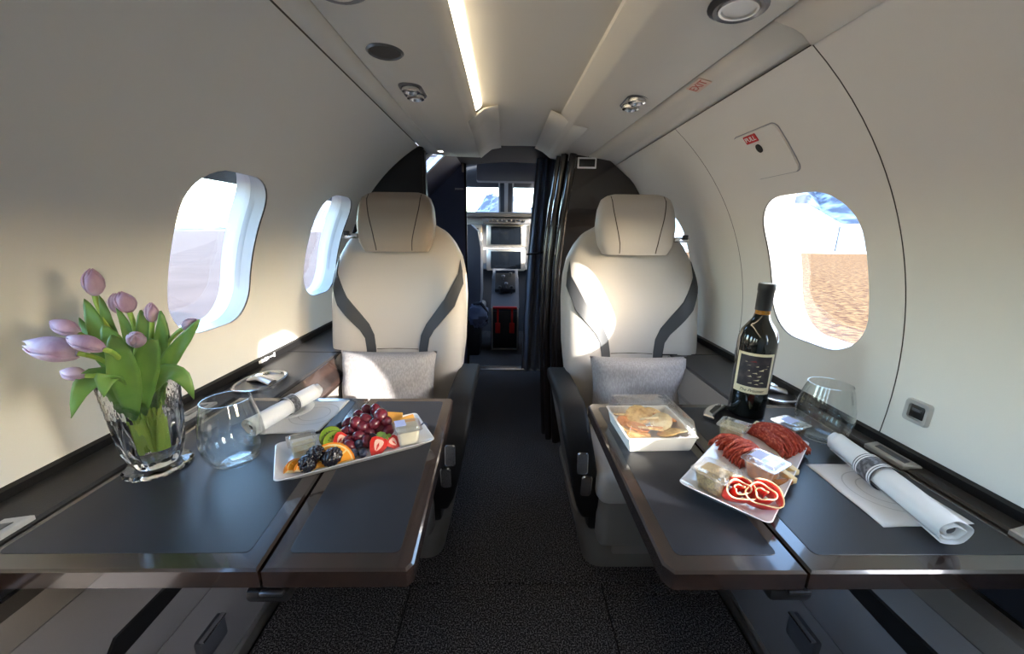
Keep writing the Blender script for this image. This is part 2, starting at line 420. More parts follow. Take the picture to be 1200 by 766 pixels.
# ------------------------------------------------------------------ lower side walls and ledges
for s in (-1, 1):
    nm = 'left' if s < 0 else 'right'
    lw = struct('wall_lower_' + nm)
    def slab(name, prof, y0, y1, m):
        bm = B(); loft(bm, [[(s*x, y, z) for x, z in prof] for y in (y0, y1)], True); return obj(name, bm, m, lw, auto=25)
    slab('lower_panel', [(.70, .012), (.676, .012), (.680, .10), (.683, .20), (.688, .25), (.72, .25)], -1.2, .985, M['lower'])
    slab('lower_panel', [(.72, .252), (.688, .252), (.676, .30), (.672, .40), (.678, .47), (.684, .495), (.72, .495)], -1.2, .985, M['lower'])
    slab('lower_band', [(.72, .497), (.684, .497), (.680, .52), (.685, .545), (.72, .545)], -1.2, .985, M['lower2'])
    slab('recess_panel', [(.74, .54), (.735, .54), (.735, .66), (.74, .66)], -1.2, .985, M['navyd'])
    # grab slot and catch
    bm = B(); y0, z0 = (.585, .37) if s < 0 else (.50, .43)
    P = [(-.10, -.022), (-.085, -.030), (.12, -.022), (.12, .010), (-.07, .014)]
    rr = [[(s*(.6715 - d), y0 + y, z0 + z) for y, z in P] for d in (-.012, .004)]
    loft(bm, rr); obj('grab_slot', bm, M['blackp'], lw, auto=25)
    bm = B(); yc, zc = (.69, .150) if s < 0 else (.655, .19)
    box(bm, (s*.678, yc, zc), (.022, .075, .062), .006); k = obj('latch_plate', bm, M['greypd'], lw)
    bm = B(); box(bm, (s*.668, yc, zc + .031), (.012, .070, .006), .002); obj('latch_rim', bm, M['chrome'], lw)
    # ledge beside the table and wider ledge beside the seat
    lg = struct('trim_%d' % (2 if s < 0 else 3))
    def slabl(name, prof, y0, y1, m, xs=None):
        bm = B(); loft(bm, [[(s*x, y, z) for x, z in prof] for y in (y0, y1)], True); return obj(name, bm, m, lg, auto=25)
    xi = .672 if s < 0 else .728
    slabl('ledge_pad', [(.775, .635), (xi, .635), (xi, .660), (xi + .004, .664), (.775, .668)], -1.2, .885, M['charcoal'])
    slabl('ledge_lip', [(xi + .0, .60), (xi - .006, .60), (xi - .006, .652), (xi, .656)], -1.2, .885, M['blackl'])
    slabl('ledge_pad', [(.775, .620), (.583, .620), (.583, .655), (.587, .658), (.755, .660), (.775, .660)], .885, 1.795, M['charcoal'])
    slabl('back_rail', [(.775, .655), (.758, .655), (.755, .682), (.770, .686)], -1.2, 1.795, M['blackl'])
    slabl('veneer_strip', [(.70, .578), (.545, .578), (.543, .590), (.578, .652), (.582, .652), (.582, .620), (.70, .618)], .885, 1.795, M['veneer'] if s < 0 else M['lower2'])
    slabl('ledge_side', [(.70, .02), (.575, .02), (.56, .30), (.548, .56), (.545, .576), (.70, .576)], .99, 1.795, M['leather2'])
    bm = B(); box(bm, (s*.655, 1.27, .6585), (.205, .003, .004)); obj('ledge_seam', bm, M['dark'], lg, smooth=False)

# ------------------------------------------------------------------ forward partitions
pt = struct('wall_front_left')
def arcpoly(x_in, y, side, z0=0.0, R=.772, n=16):
    """partition outline: floor, wall curve, inner vertical edge"""
    pts = [(x_in, z0), (side*.66, z0), (side*.70, .4)]
    a0 = -rad(10); a1 = math.acos(min(1, abs(x_in)/R))
    for i in range(n + 1):
        a = a0 + (a1 - a0)*i/n; pts.append((side*R*cos(a), ZC + R*sin(a)))
    return pts
def plate(pts, y0, y1):
    bm = B(); loft(bm, [[(x, y, z) for x, z in pts] for y in (y0, y1)], True); return bm
obj('partition', plate(arcpoly(-.375, 1.82, -1), 1.82, 1.85), M['dark'], pt, smooth=False)
bm = B(); box(bm, (-.372, 1.835, .71), (.012, .036, 1.42), .003); obj('edge_trim', bm, M['blackp'], pt)

# right wardrobe with two polished corner posts that lean outwards with height
wc = thing('wardrobe_cabinet', 'dark gloss wardrobe cabinet with polished corner posts behind right seat', 'cabinet', (.5, 2.1, 0))
bm = B(); rings = []
for z in (0.0, .4, .8, 1.1, 1.30, 1.44):
    xl = interp([(0, .262), (.6, .232), (1.0, .236), (1.44, .292)], z)
    xr = (.66 if z < .3 else math.sqrt(max(.772**2 - (z - ZC)**2, .01)))
    rings.append([(xl, 1.80, z), (max(xr, xl + .05), 1.80, z), (max(xr, xl + .05), 2.45, z), (xl, 2.45, z)])
loft(bm, rings); obj('body', bm, M['gloss'], wc, auto=20)
for k, (dx, dy, r) in enumerate(((.0, -.004, .017), (-.034, .03, .017), (-.05, .09, .016))):
    bm = B(); pts = []
    for z in (0, .3, .6, .9, 1.15, 1.3, 1.42):
        xl = interp([(0, .262), (.6, .232), (1.0, .236), (1.44, .292)], z); pts.append((xl + dx + .004, 1.805 + dy, z))
    tube(bm, pts, r, 12); obj('corner_post', bm, M['gloss'], wc)
bm = B(); box(bm, (.352, 1.797, 1.372), (.084, .006, .046), .002); o = obj('sign_frame', bm, M['white'], wc)
bm = B(); box(bm, (.352, 1.794, 1.372), (.070, .004, .032), .001); obj('sign_plate', bm, M['blackp'], o)
bm = B(); box(bm, (.195, 1.90, .72), (.01, .02, .05), .003); obj('catch', bm, M['white'], wc)

# entry vestibule: bulkhead with sill, door wall with its small window, dark roof
bh = struct('wall_front')
bm = B(); box(bm, (-.55, 2.80, .80), (.52, .06, 1.60)); obj('bulkhead_panel', bm, M['navy'], bh, smooth=False)
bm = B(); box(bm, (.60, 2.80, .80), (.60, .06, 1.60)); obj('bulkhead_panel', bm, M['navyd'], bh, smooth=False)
bm = B(); box(bm, (0, 2.78, 1.625), (1.7, .05, .12)); obj('header', bm, M['greypd'], bh, smooth=False)
bm = B(); box(bm, (-.285, 2.765, .80), (.014, .012, 1.5), .003); obj('edge_trim', bm, M['blackp'], bh)
bm = B(); box(bm, (-.30, 2.755, 1.49), (.014, .02, .055), .004); obj('hinge', bm, M['satin'], bh)
sg = B()
for i in range(9): box(sg, (-.355 + i*.0065, 2.767, 1.357 + .001*(i % 2)), (.0045, .003, .011 + .003*(i % 3 == 0)))
box(sg, (-.290, 2.767, 1.356), (.008, .003, .006)); obj('placard_print', sg, M['whitep'], bh, smooth=False)
bm = B(); loft(bm, [[(x, y, z) for x, z in [(-.31, 1.515), (0, 1.54), (.3, 1.53), (.6, 1.45), (.86, 1.15)]] for y in (1.975, 2.8)], closed=False)
obj('vestibule_roof', bm, M['navyd'], ce)
dw = struct('door_1')
bm = B(); loft(bm, [[(x, y, z) for x, z in [(-.74, -.05), (-.80, .55), (-.80, .85), (-.72, 1.08), (-.60, 1.24), (-.48, 1.355)]] for y in (1.86, 2.77)], closed=False); obj('door_panel', bm, M['navy'], dw)
for ya, yb in ((1.86, 2.02), (2.24, 2.77)):
    bm = B(); loft(bm, [[(-.48, y, 1.355), (-.31, y, 1.515)] for y in (ya, yb)], closed=False); obj('door_head', bm, M['navy'], dw)
c0, ax, ay = Vector((-.395, 2.13, 1.435)), Vector((0, 1, 0)), Vector((.17, 0, .16)).normalized()
Mw = frame_M(c0, ax, ay)
bm = B(); rings = []
for k, z in ((1.0, -.01), (1.0, .012), (.76, .012), (.72, -.01)):
    rings.append([Mw @ Vector((x, y, -z)) for x, y in rrect(.235*k, .235*k, .02)])
rings.append(rings[0]); loft(bm, rings, True, False, False); bmesh.ops.remove_doubles(bm, verts=bm.verts, dist=1e-6)
obj('door_window_frame', bm, M['white'], dw)
bm = B(); loft(bm, [[Mw @ Vector((x, y, z)) for x, y in rrect(.175, .175, .015)] for z in (-.002, .002)]); obj('pane', bm, M['pane'], dw)

# ------------------------------------------------------------------ cockpit
ck = struct('wall_cockpit')
for s in (-1, 1):                                             # side walls of the flight deck
    bm = B(); loft(bm, [[(s*x, y, z) for x, z in [(.72, -.05), (.78, .5), (.76, .95)]] for y in (2.83, 4.1)], closed=False); obj('side_lining', bm, M['greypd'], ck)
bm = B(); loft(bm, [[(x, y, z) for x, z in [(-.76, 1.36), (-.5, 1.60), (0, 1.70), (.5, 1.60), (.76, 1.36)]] for y in (2.78, 3.62)], closed=False); obj('roof_lining', bm, M['greypd'], ck)
# windscreen: two panes between posts, raked
def wscr(x, t): return Vector((x, 4.12 - .42*t, 1.22 + .40*t))
wn = struct('window_10')
def rakeplate(name, x0, x1, t0, t1, m, th=.03, x0t=None, x1t=None):
    bm = B(); x0t = x0 if x0t is None else x0t; x1t = x1 if x1t is None else x1t
    q = [wscr(x0, t0), wscr(x1, t0), wscr(x1t, t1), wscr(x0t, t1)]; nrm = Vector((0, .40, .42)).normalized()*th
    loft(bm, [q, [p + nrm for p in q]]); return obj(name, bm, m, wn, smooth=False)
rakeplate('windscreen_post', -.068, .052, -.1, 1.15, M['greypd'], .05)
rakeplate('post_cover', -.026, .010, .12, 1.0, M['satin'], -.02)
rakeplate('windscreen_frame', -.082, -.066, 0, 1.0, M['satin'], -.012); rakeplate('windscreen_frame', .050, .064, 0, 1.0, M['satin'], -.012)
rakeplate('windscreen_head', -.80, .80, .66, 1.45, M['greypd'], .04)
rakeplate('windscreen_sill', -.80, .80, -.5, .02, M['greypd'], .04)
rakeplate('windscreen_pane', -.78, -.066, .0, 1.0, M['pane'], .006); rakeplate('windscreen_pane', .05, .78, .0, 1.0, M['pane'], .006)
op = thing('overhead_panel', 'grey overhead switch panel above the cockpit windscreen', 'switch panel', (0, 3.46, 1.58))
bm = B(); T = Matrix.Translation((.0, 3.46, 1.575)) @ Matrix.Rotation(rad(72), 4, 'X')
prism(bm, rrect(.52, .19, .02), -.02, .02, .004, M=T); obj('panel', bm, M['greyp'], op)
for i in range(9):
    bm = B(); sphere(bm, T @ Vector((-.21 + .052*i, .045 - .06*(i % 2), -.022)), .011, 8, 6); obj('switch_knob', bm, M['blackp'], op)
for i in range(5):
    bm = B(); box(bm, T @ Vector((-.18 + .09*i, -.035, -.022)), (.05, .012, .03)); obj('switch_row', bm, M['blackp'], op)
for x in (-.08, .09):
    o = thing('gooseneck_vent', 'small dark vent set in the cockpit header, %s one' % ('left' if x < 0 else 'right'), 'vent', (x - .02, 3.40, 1.69))
    bm = B(); lathe(bm, [(.035, .02), (.036, -.012), (.020, -.016)], 14, (x - .02, 3.40, 1.69)); obj('ring', bm, M['chromed'], o)
    bm = B(); lathe(bm, [(.018, -.008), (.018, -.020), (.006, -.022)], 10, (x - .02, 3.40, 1.69)); obj('nozzle', bm, M['blackp'], o)

ip = thing('instrument_panel', 'grey instrument panel with two stacked dark screens under windscreen', 'instrument panel', (0, 3.98, .5))
bm = B(); box(bm, (0, 3.98, .965), (1.45, .12, .53), .02); obj('panel', bm, M['greyp'], ip)
bm = B(); box(bm, (0, 3.93, 1.235), (1.3, .34, .05), .02); obj('glare_shield', bm, M['greypd'], ip)
bm = B(); box(bm, (0, 3.80, 1.175), (.46, .10, .05), .01); o = obj('autopilot_panel', bm, M['greypd'], ip)
for i in range(9):
    bm = B(); bm_x = -.17 + i*.042; lathe(bm, [(.011, 0), (.010, .02)], 8, (0, 0, 0)); bm.transform(Matrix.Translation((bm_x, 3.75, 1.176 + .008*(i % 2))) @ Matrix.Rotation(PI/2, 4, 'X')); obj('knob', bm, M['chrome'], o)
for z in (1.04, .80):
    bm = B(); box(bm, (-.005, 3.905, z), (.39, .05, .215), .012); o = obj('screen_bezel', bm, M['satin'], ip)
    bm = B(); box(bm, (-.005, 3.878, z), (.305, .01, .175), .003); obj('screen', bm, M['screen'], o)
for x in (-.33, .31):
    bm = B(); box(bm, (x, 3.905, .96), (.17, .05, .38), .012); o = obj('side_panel', bm, M['satin'], ip)
    for i in range(6):
        bm = B(); box(bm, (x + (-.03 if i % 2 else .03), 3.878, 1.10 - .055*i), (.045, .02, .022)); obj('switch', bm, M['blackp'], o)
pd = thing('centre_pedestal', 'dark centre pedestal with levers and red straps between pilot seats', 'pedestal', (-.01, 3.62, 0))
bm = B(); loft(bm, [[(x - .01, y, z) for x in (0,) for y, z in ()] or [(-.13 - .01, y, z), (.13 - .01, y, z), (.13 - .01, y, 0), (-.13 - .01, y, 0)] for y, z in ((3.42, .40), (3.60, .50), (3.74, .62), (3.82, .66))]); obj('housing', bm, M['greypd'], pd, smooth=False)
bm = B(); box(bm, (-.01, 3.412, .19), (.22, .012, .36), .004); obj('rear_panel', bm, M['blackp'], pd)
for p, sz in (((-.128, 3.408, .20), (.014, .02, .40)), ((.108, 3.408, .20), (.014, .02, .40)), ((-.01, 3.408, .012), (.25, .02, .014))):
    bm = B(); box(bm, p, sz, .002); obj('panel_edge', bm, M['satin'], pd)
bm = B(); box(bm, (-.01, 3.40, .405), (.22, .03, .022), .004); obj('red_plate', bm, M['red'], pd)
for x in (-.075, .055):
    bm = B(); box(bm, (x, 3.402, .305), (.018, .008, .17), .002); o = obj('red_strap', bm, M['redtag'], pd)
    bm = B(); box(bm, (x, 3.400, .215), (.046, .012, .10), .006); obj('red_tag', bm, M['redtag'], o)
bm = B(); box(bm, (-.01, 3.66, .60), (.20, .22, .05), .01, M=Matrix.Rotation(rad(38), 3, 'X')); q = obj('quadrant', bm, M['blackp'], pd)
for i, (x, y, z) in enumerate(((-.06, 3.55, .57), (0, 3.58, .60), (.05, 3.56, .57), (-.03, 3.66, .66), (.04, 3.70, .68))):
    bm = B(); tube(bm, [(x, y, z - .06), (x, y - .01, z)], .006, 6); sphere(bm, (x, y - .012, z + .005), (.017, .014, .014), 8, 6); obj('lever', bm, M['chromed'] if i % 2 else M['blackp'], q)
bm = B(); box(bm, (-.01, 3.80, .67), (.25, .04, .10), .008, M=Matrix.Rotation(rad(-20), 3, 'X')); o = obj('radio_panel', bm, M['greypd'], pd)
bm = B(); box(bm, (-.01, 3.776, .67), (.19, .01, .075), .003, M=Matrix.Rotation(rad(-20), 3, 'X')); obj('radio_screen', bm, M['screen'], o)
for s, lab in ((-1, 'grey pilot seat seen edge-on at the left of the cockpit doorway'), (1, 'grey copilot seat half hidden behind the slate curtain')):
    cs = thing('pilot_seat', lab, 'seat', (s*.36, 3.2, 0))
    bm = B(); loft(bm, [[(s*.36 + sx*(wd + .0), 3.2 + yo, z) for sx, yo in ((-1, 0), (-.9, -.05), (.9, -.05), (1, 0), (.9, .06), (-.9, .06))] for z, wd in ((.42, .15), (.6, .165), (.95, .165), (1.08, .14), (1.13, .08))]); obj('backrest', bm, M['greypd'], cs)
    bm = B(); box(bm, (s*.36, 3.42, .38), (.34, .42, .12), .03); obj('seat_cushion', bm, M['leather2'], cs)
    bm = B(); box(bm, (s*.36, 3.40, .16), (.26, .34, .32), .02); obj('pedestal', bm, M['blackp'], cs)
o = thing('bundled_cloth', 'crumpled pale blue cloth bundle hanging beside the pilot seat', 'cloth', (-.24, 3.02, .34))
bm = B(); sphere(bm, (-.225, 3.02, .42), (.085, .06, .10), 16, 12)
for v in bm.verts: v.co += Vector((random.uniform(-1, 1), random.uniform(-1, 1), random.uniform(-1, 1)))*.014
M['cloth'] = mat('pale blue cloth', srgb(120, 128, 150), .9)
obj('cloth', bm, M['cloth'], o)
bm = B(); tube(bm, [(-.26, 3.01, .51), (-.2, 2.99, .52), (-.15, 3.0, .44), (-.16, 3.01, .37)], .014, 8); obj('strap', bm, M['navyd'], o)

cu = thing('curtain', 'slate grey gathered curtain tied back at right of the cockpit doorway', 'curtain', (.22, 2.62, 0))
bm = B(); rings = []
for i in range(15):
    z = .10 + 1.47*i/14; row = []
    x0 = interp([(.10, .115), (.5, .125), (.9, .145), (1.3, .17), (1.57, .19)], z); x1 = .36
    for k in range(61):
        u = k/60; row.append((x0 + (x1 - x0)*u, 2.62 + .028*sin(u*PI*9 + .6*sin(z*2)) + .01*sin(u*23 + z*3), z))
    rings.append(row)
loft(bm, rings, closed=False); o = obj('cloth', bm, M['curtain'], cu, auto=80); o.modifiers.new('t', 'SOLIDIFY').thickness = .003
bm = B(); tube(bm, [(.135, 2.583, .93), (.19, 2.578, .935), (.28, 2.58, .95)], .013, 8, .5); obj('tie_band', bm, M['navyd'], cu)

# ------------------------------------------------------------------ ceiling fittings
def flatM(x, y, z, tilt=0): return Matrix.Translation((x, y, z)) @ Matrix.Rotation(tilt, 4, 'Y') @ Matrix.Rotation(PI, 4, 'X')
def ring_lathe(prof, Mx, n=28):
    bm = B(); lathe(bm, prof, n, cap0=False, cap1=False); bm.transform(Mx); return bm
def disc(r, z, Mx, n=28, th=.002):
    bm = B(); lathe(bm, [(r, z), (r, z + th)], n); bm.transform(Mx); return bm
t = thing('speaker_grille', 'round dark speaker grille with silver rim in left ceiling panel', 'speaker', (-.247, .876, 1.42))
Mx = flatM(-.247, .876, 1.4215)
obj('rim', ring_lathe([(.032, -.002), (.037, .003), (.033, .006), (.030, .002)], Mx), M['chromed'], t)
obj('grille', disc(.031, .001, Mx), mat('speaker mesh', srgb(70, 68, 66), .7, bump=(1500, 1)), t)
def gasper(x, y, z, lab, tilt, s):
    t = thing('air_and_light_unit', lab, 'vent', (x, y, z)); Mx = flatM(x, y, z, tilt)
    bm = B(); loft(bm, [[Mx @ Vector((px, py, q)) for px, py in rrect(.058*k, .115*k, .026, 6)] for k, q in ((1, -.002), (1, .003), (.93, .006), (.86, .003))]); obj('bezel', bm, M['chromed'], t)
    for j, py in enumerate((-.026, .026)):
        bm = ring_lathe([(.023, .003), (.022, .013), (.016, .015), (.013, .008)], Mx @ Matrix.Translation((0, py, 0))); o = obj('ring', bm, M['chrome'], t)
        obj('lens' if j == (s > 0) else 'nozzle', disc(.0145, .007, Mx @ Matrix.Translation((0, py, 0)), 18), M['lens'] if j == (s > 0) else M['blackp'], o)
gasper(-.243, 1.095, 1.4215, 'silver oblong reading light and air nozzle unit in left ceiling panel', 0, -1)
gasper(.335, 1.115, 1.4115, 'silver oblong reading light and air nozzle unit in right ceiling panel', rad(5), 1)
for (x, y, z, tl, lab) in ((.352, .675, 1.4105, rad(5), 'large round downlight with frosted lens and dark rim in right ceiling panel'), (-.255, .668, 1.4215, 0, 'round downlight cut by the top edge of the picture, left ceiling panel')):
    t = thing('downlight', lab, 'light', (x, y, z)); Mx = flatM(x, y, z, tl)
    obj('rim', ring_lathe([(.044, -.002), (.045, .003), (.036, .008), (.030, .006), (.029, .002)], Mx), M['chromed'], t)
    obj('ring', ring_lathe([(.0295, .004), (.028, .008), (.024, .008), (.0235, .003)], Mx), M['satin'], t)
    obj('lens', disc(.0245, .003, Mx), M['lens'], t)
t = thing('spot_light', 'tiny lit round spotlight in forward end of left ceiling panel', 'light', (-.295, 1.86, 1.425)); Mx = flatM(-.295, 1.86, 1.4255)
obj('rim', ring_lathe([(.026, -.002), (.027, .003), (.020, .004), (.019, .001)], Mx), M['white'], t); obj('lens', disc(.0195, .001, Mx), M['lamp'], t)

# EXIT sign strip on the right ceiling panel
t = thing('exit_sign', 'small pinkish sign with faded red EXIT lettering on right ceiling', 'sign', (.44, .945, 1.395))
a, b = Vector((tap(.4225, .94), .94, 1.401)), Vector((tap(.455, .94), .94, 1.392))
ydir = (a - b).normalized(); c = (a + b)/2 + Vector((-.003, 0, -.0055))
Mx = frame_M(c, (0, -1, 0), ydir)
bm = B(); prism(bm, rrect(.062, .030, .002), -.001, .0008, M=Mx); obj('plate', bm, M['exitbg'], t)
obj('lettering', text_bm('EXIT', .026, Mx @ Matrix.Translation((0, 0, .0010)), sx=1.05), M['exitred'], t, smooth=False)

# hatch with PULL placard on the right wall
t = thing('pull_hatch', 'square sidewall hatch with red PULL placard and dark finger hole', 'hatch', wp(1, 1.10, rad(43)))
def patch(wy, hh_, r, R, th):
    bm = B(); rows = []
    for i in range(25):
        v = -hh_/2 + hh_*(.5 - .5*cos(PI*i/24)); e = max(0, abs(v) - (hh_/2 - r)); hw_ = wy/2 - r + math.sqrt(max(0, r*r - e*e))
        rows.append([wp(1, yc + hw_*k, pc + v/R0, R) for k in (1, .33, -.33, -1)])
    loft(bm, rows, closed=False); edge = [rw[0] for rw in rows] + [rw[-1] for rw in rows[::-1]]
    out = [wp(1, p.y, math.atan2(p.z - ZC, p.x), R + th) for p in edge]
    loft(bm, [edge, out], True, False, False); bmesh.ops.remove_doubles(bm, verts=bm.verts, dist=1e-6); return bm
hp = [(y, p/R0) for y, p in rrect(.165, .15, .014, 5)]
def ap(px, py):
    d = RM @ Vector(((px - CX)/F, -(py - CY)/F, -1.0)); lo, hi = .1, 3
    for _ in range(50):
        m_ = (lo + hi)/2; q = Vector((0, 0, HC)) + d*m_
        if math.hypot(q.x, q.z - ZC) < R0: lo = m_
        else: hi = m_
    q = Vector((0, 0, HC)) + d*lo
    return q.y, math.atan2(q.z - ZC, abs(q.x))
hc = [ap(*p) for p in ((858, 160), (910, 146), (940, 198), (887, 210))]
yc, pc = sum(h[0] for h in hc)/4, sum(h[1] for h in hc)/4
hw, hh = ((hc[0][0] + hc[3][0]) - (hc[1][0] + hc[2][0]))/2, ((hc[0][1] + hc[1][1]) - (hc[2][1] + hc[3][1]))/2
obj('groove', patch(hw + .005, hh*R0 + .005, .016, .7692, .001), M['greyp'], t, auto=30)
obj('door', patch(hw, hh*R0, .014, .7655, .006), M['wall'], t, auto=30)
qy, qp = ap(892, 172); Mh = frame_M(wp(1, qy, qp, .7645), (0, -1, 0), (-sin(qp), 0, cos(qp)))
bm = B(); prism(bm, [(.009*cos(a*PI/10), .011*sin(a*PI/10)) for a in range(20)], -.001, .001, M=Mh); obj('finger_hole', bm, M['dark'], t)
qy, qp = ap(882, 161); Mh = frame_M(wp(1, qy, qp, .7645), (0, -1, 0), (-sin(qp), 0, cos(qp)))
bm = B(); prism(bm, rrect(.042, .020, .001), -.001, .0008, M=Mh); o = obj('placard', bm, M['red'], t)
obj('lettering', text_bm('PULL', .0165, Mh @ Matrix.Translation((0, 0, .001))), M['whitep'], o, smooth=False)

# data socket on right wall
qy, qp = ap(1077, 483); Mh = frame_M(wp(1, qy, qp, .7695), (0, -1, 0), (-sin(qp), 0, cos(qp)))
t = thing('socket', 'small square silver socket with black insert low on right wall', 'socket', Mh.translation)
bm = B(); loft(bm, [[Mh @ Vector((x, y, z)) for x, y in rrect(.044*k, .044*k, .006)] for k, z in ((1, -.001), (1, .004), (.92, .007), (.66, .006), (.62, .002))]); obj('frame', bm, M['silverp'], t)
bm = B(); box(bm, (0, 0, .003), (.024, .024, .003), .001); bm.transform(Mh); o = obj('insert', bm, M['blackp'], t)
bm = B(); box(bm, (0, .004, .005), (.015, .005, .002)); bm.transform(Mh); obj('port', bm, M['greypd'], o)

# direction placard on the left ledge rail
bm = B()
for i in range(5): box(bm, (-.7505, 1.11 + .010*i, .677), (.002, .007, .008 + .003*(i % 2)))
box(bm, (-.7505, 1.172, .677), (.002, .022, .004)); box(bm, (-.7505, 1.185, .677), (.002, .006, .013))
tag(obj('direction_placard', bm, M['whitep'], smooth=False), 'tiny white arrow lettering on the left ledge rail in the sun patch', 'placard')

# cup holders and table release plates
for s, cxy, lab in ((-1, (-.675, .99), 'oval chrome cup holder in the left ledge beside rolled napkin'), (1, (.712, .945), 'oval chrome cup holder in the right ledge behind wine bottle')):
    t = thing('cup_holder', lab, 'cup holder', (*cxy, .66))
    def el(k, z, dk=0): return [(cxy[0] + (.052*k + dk)*sp(cos(a), .85), cxy[1] + (.075*k + dk)*sp(sin(a), .85), z) for a in [2*PI*i/40 for i in range(40)]]
    bm = B(); loft(bm, [el(1, .655, .004), el(1, .667, .004), el(1, .669), el(.93, .667), el(.90, .6615)], True, False, False); obj('rim', bm, M['chrome'], t)
    bm = B(); loft(bm, [el(.93, .6605), el(.91, .6625)]); o = obj('insert', bm, M['chromed'], t)
    bm = B(); tube(bm, [(cxy[0] - .035, cxy[1] + .012, .664), (cxy[0], cxy[1], .674), (cxy[0] + .038, cxy[1] - .01, .664)], .014, 10, .5); obj('divider', bm, M['satin'], o)
for s, x, y, lab in ((1, .736, .632, 'silver release plate in the right ledge beside white napkin roll'), (-1, -.690, .425, 'silver release plate in left ledge at the picture edge'), (1, .734, .405, 'silver release plate in right ledge at the picture edge'), (-1, -.705, .80, 'silver release plate in left ledge behind the stemless glass')):
    t = thing('release_plate', lab, 'release plate', (x, y, .667)); sk = .012*s
    P = [(x - .016, y - .048 + sk), (x + .016, y - .040), (x + .016, y + .048), (x - .016, y + .040 + 0*sk)]
    bm = B(); prism(bm, P, .660, .6705, .002); obj('plate', bm, M['silverp'], t)
    P = [(x - .007, y - .030), (x + .007, y - .026), (x + .007, y + .032), (x - .007, y + .028)]
    bm = B(); prism(bm, P, .6695, .6715, .0005); obj('slot', bm, M['chromed'], t)

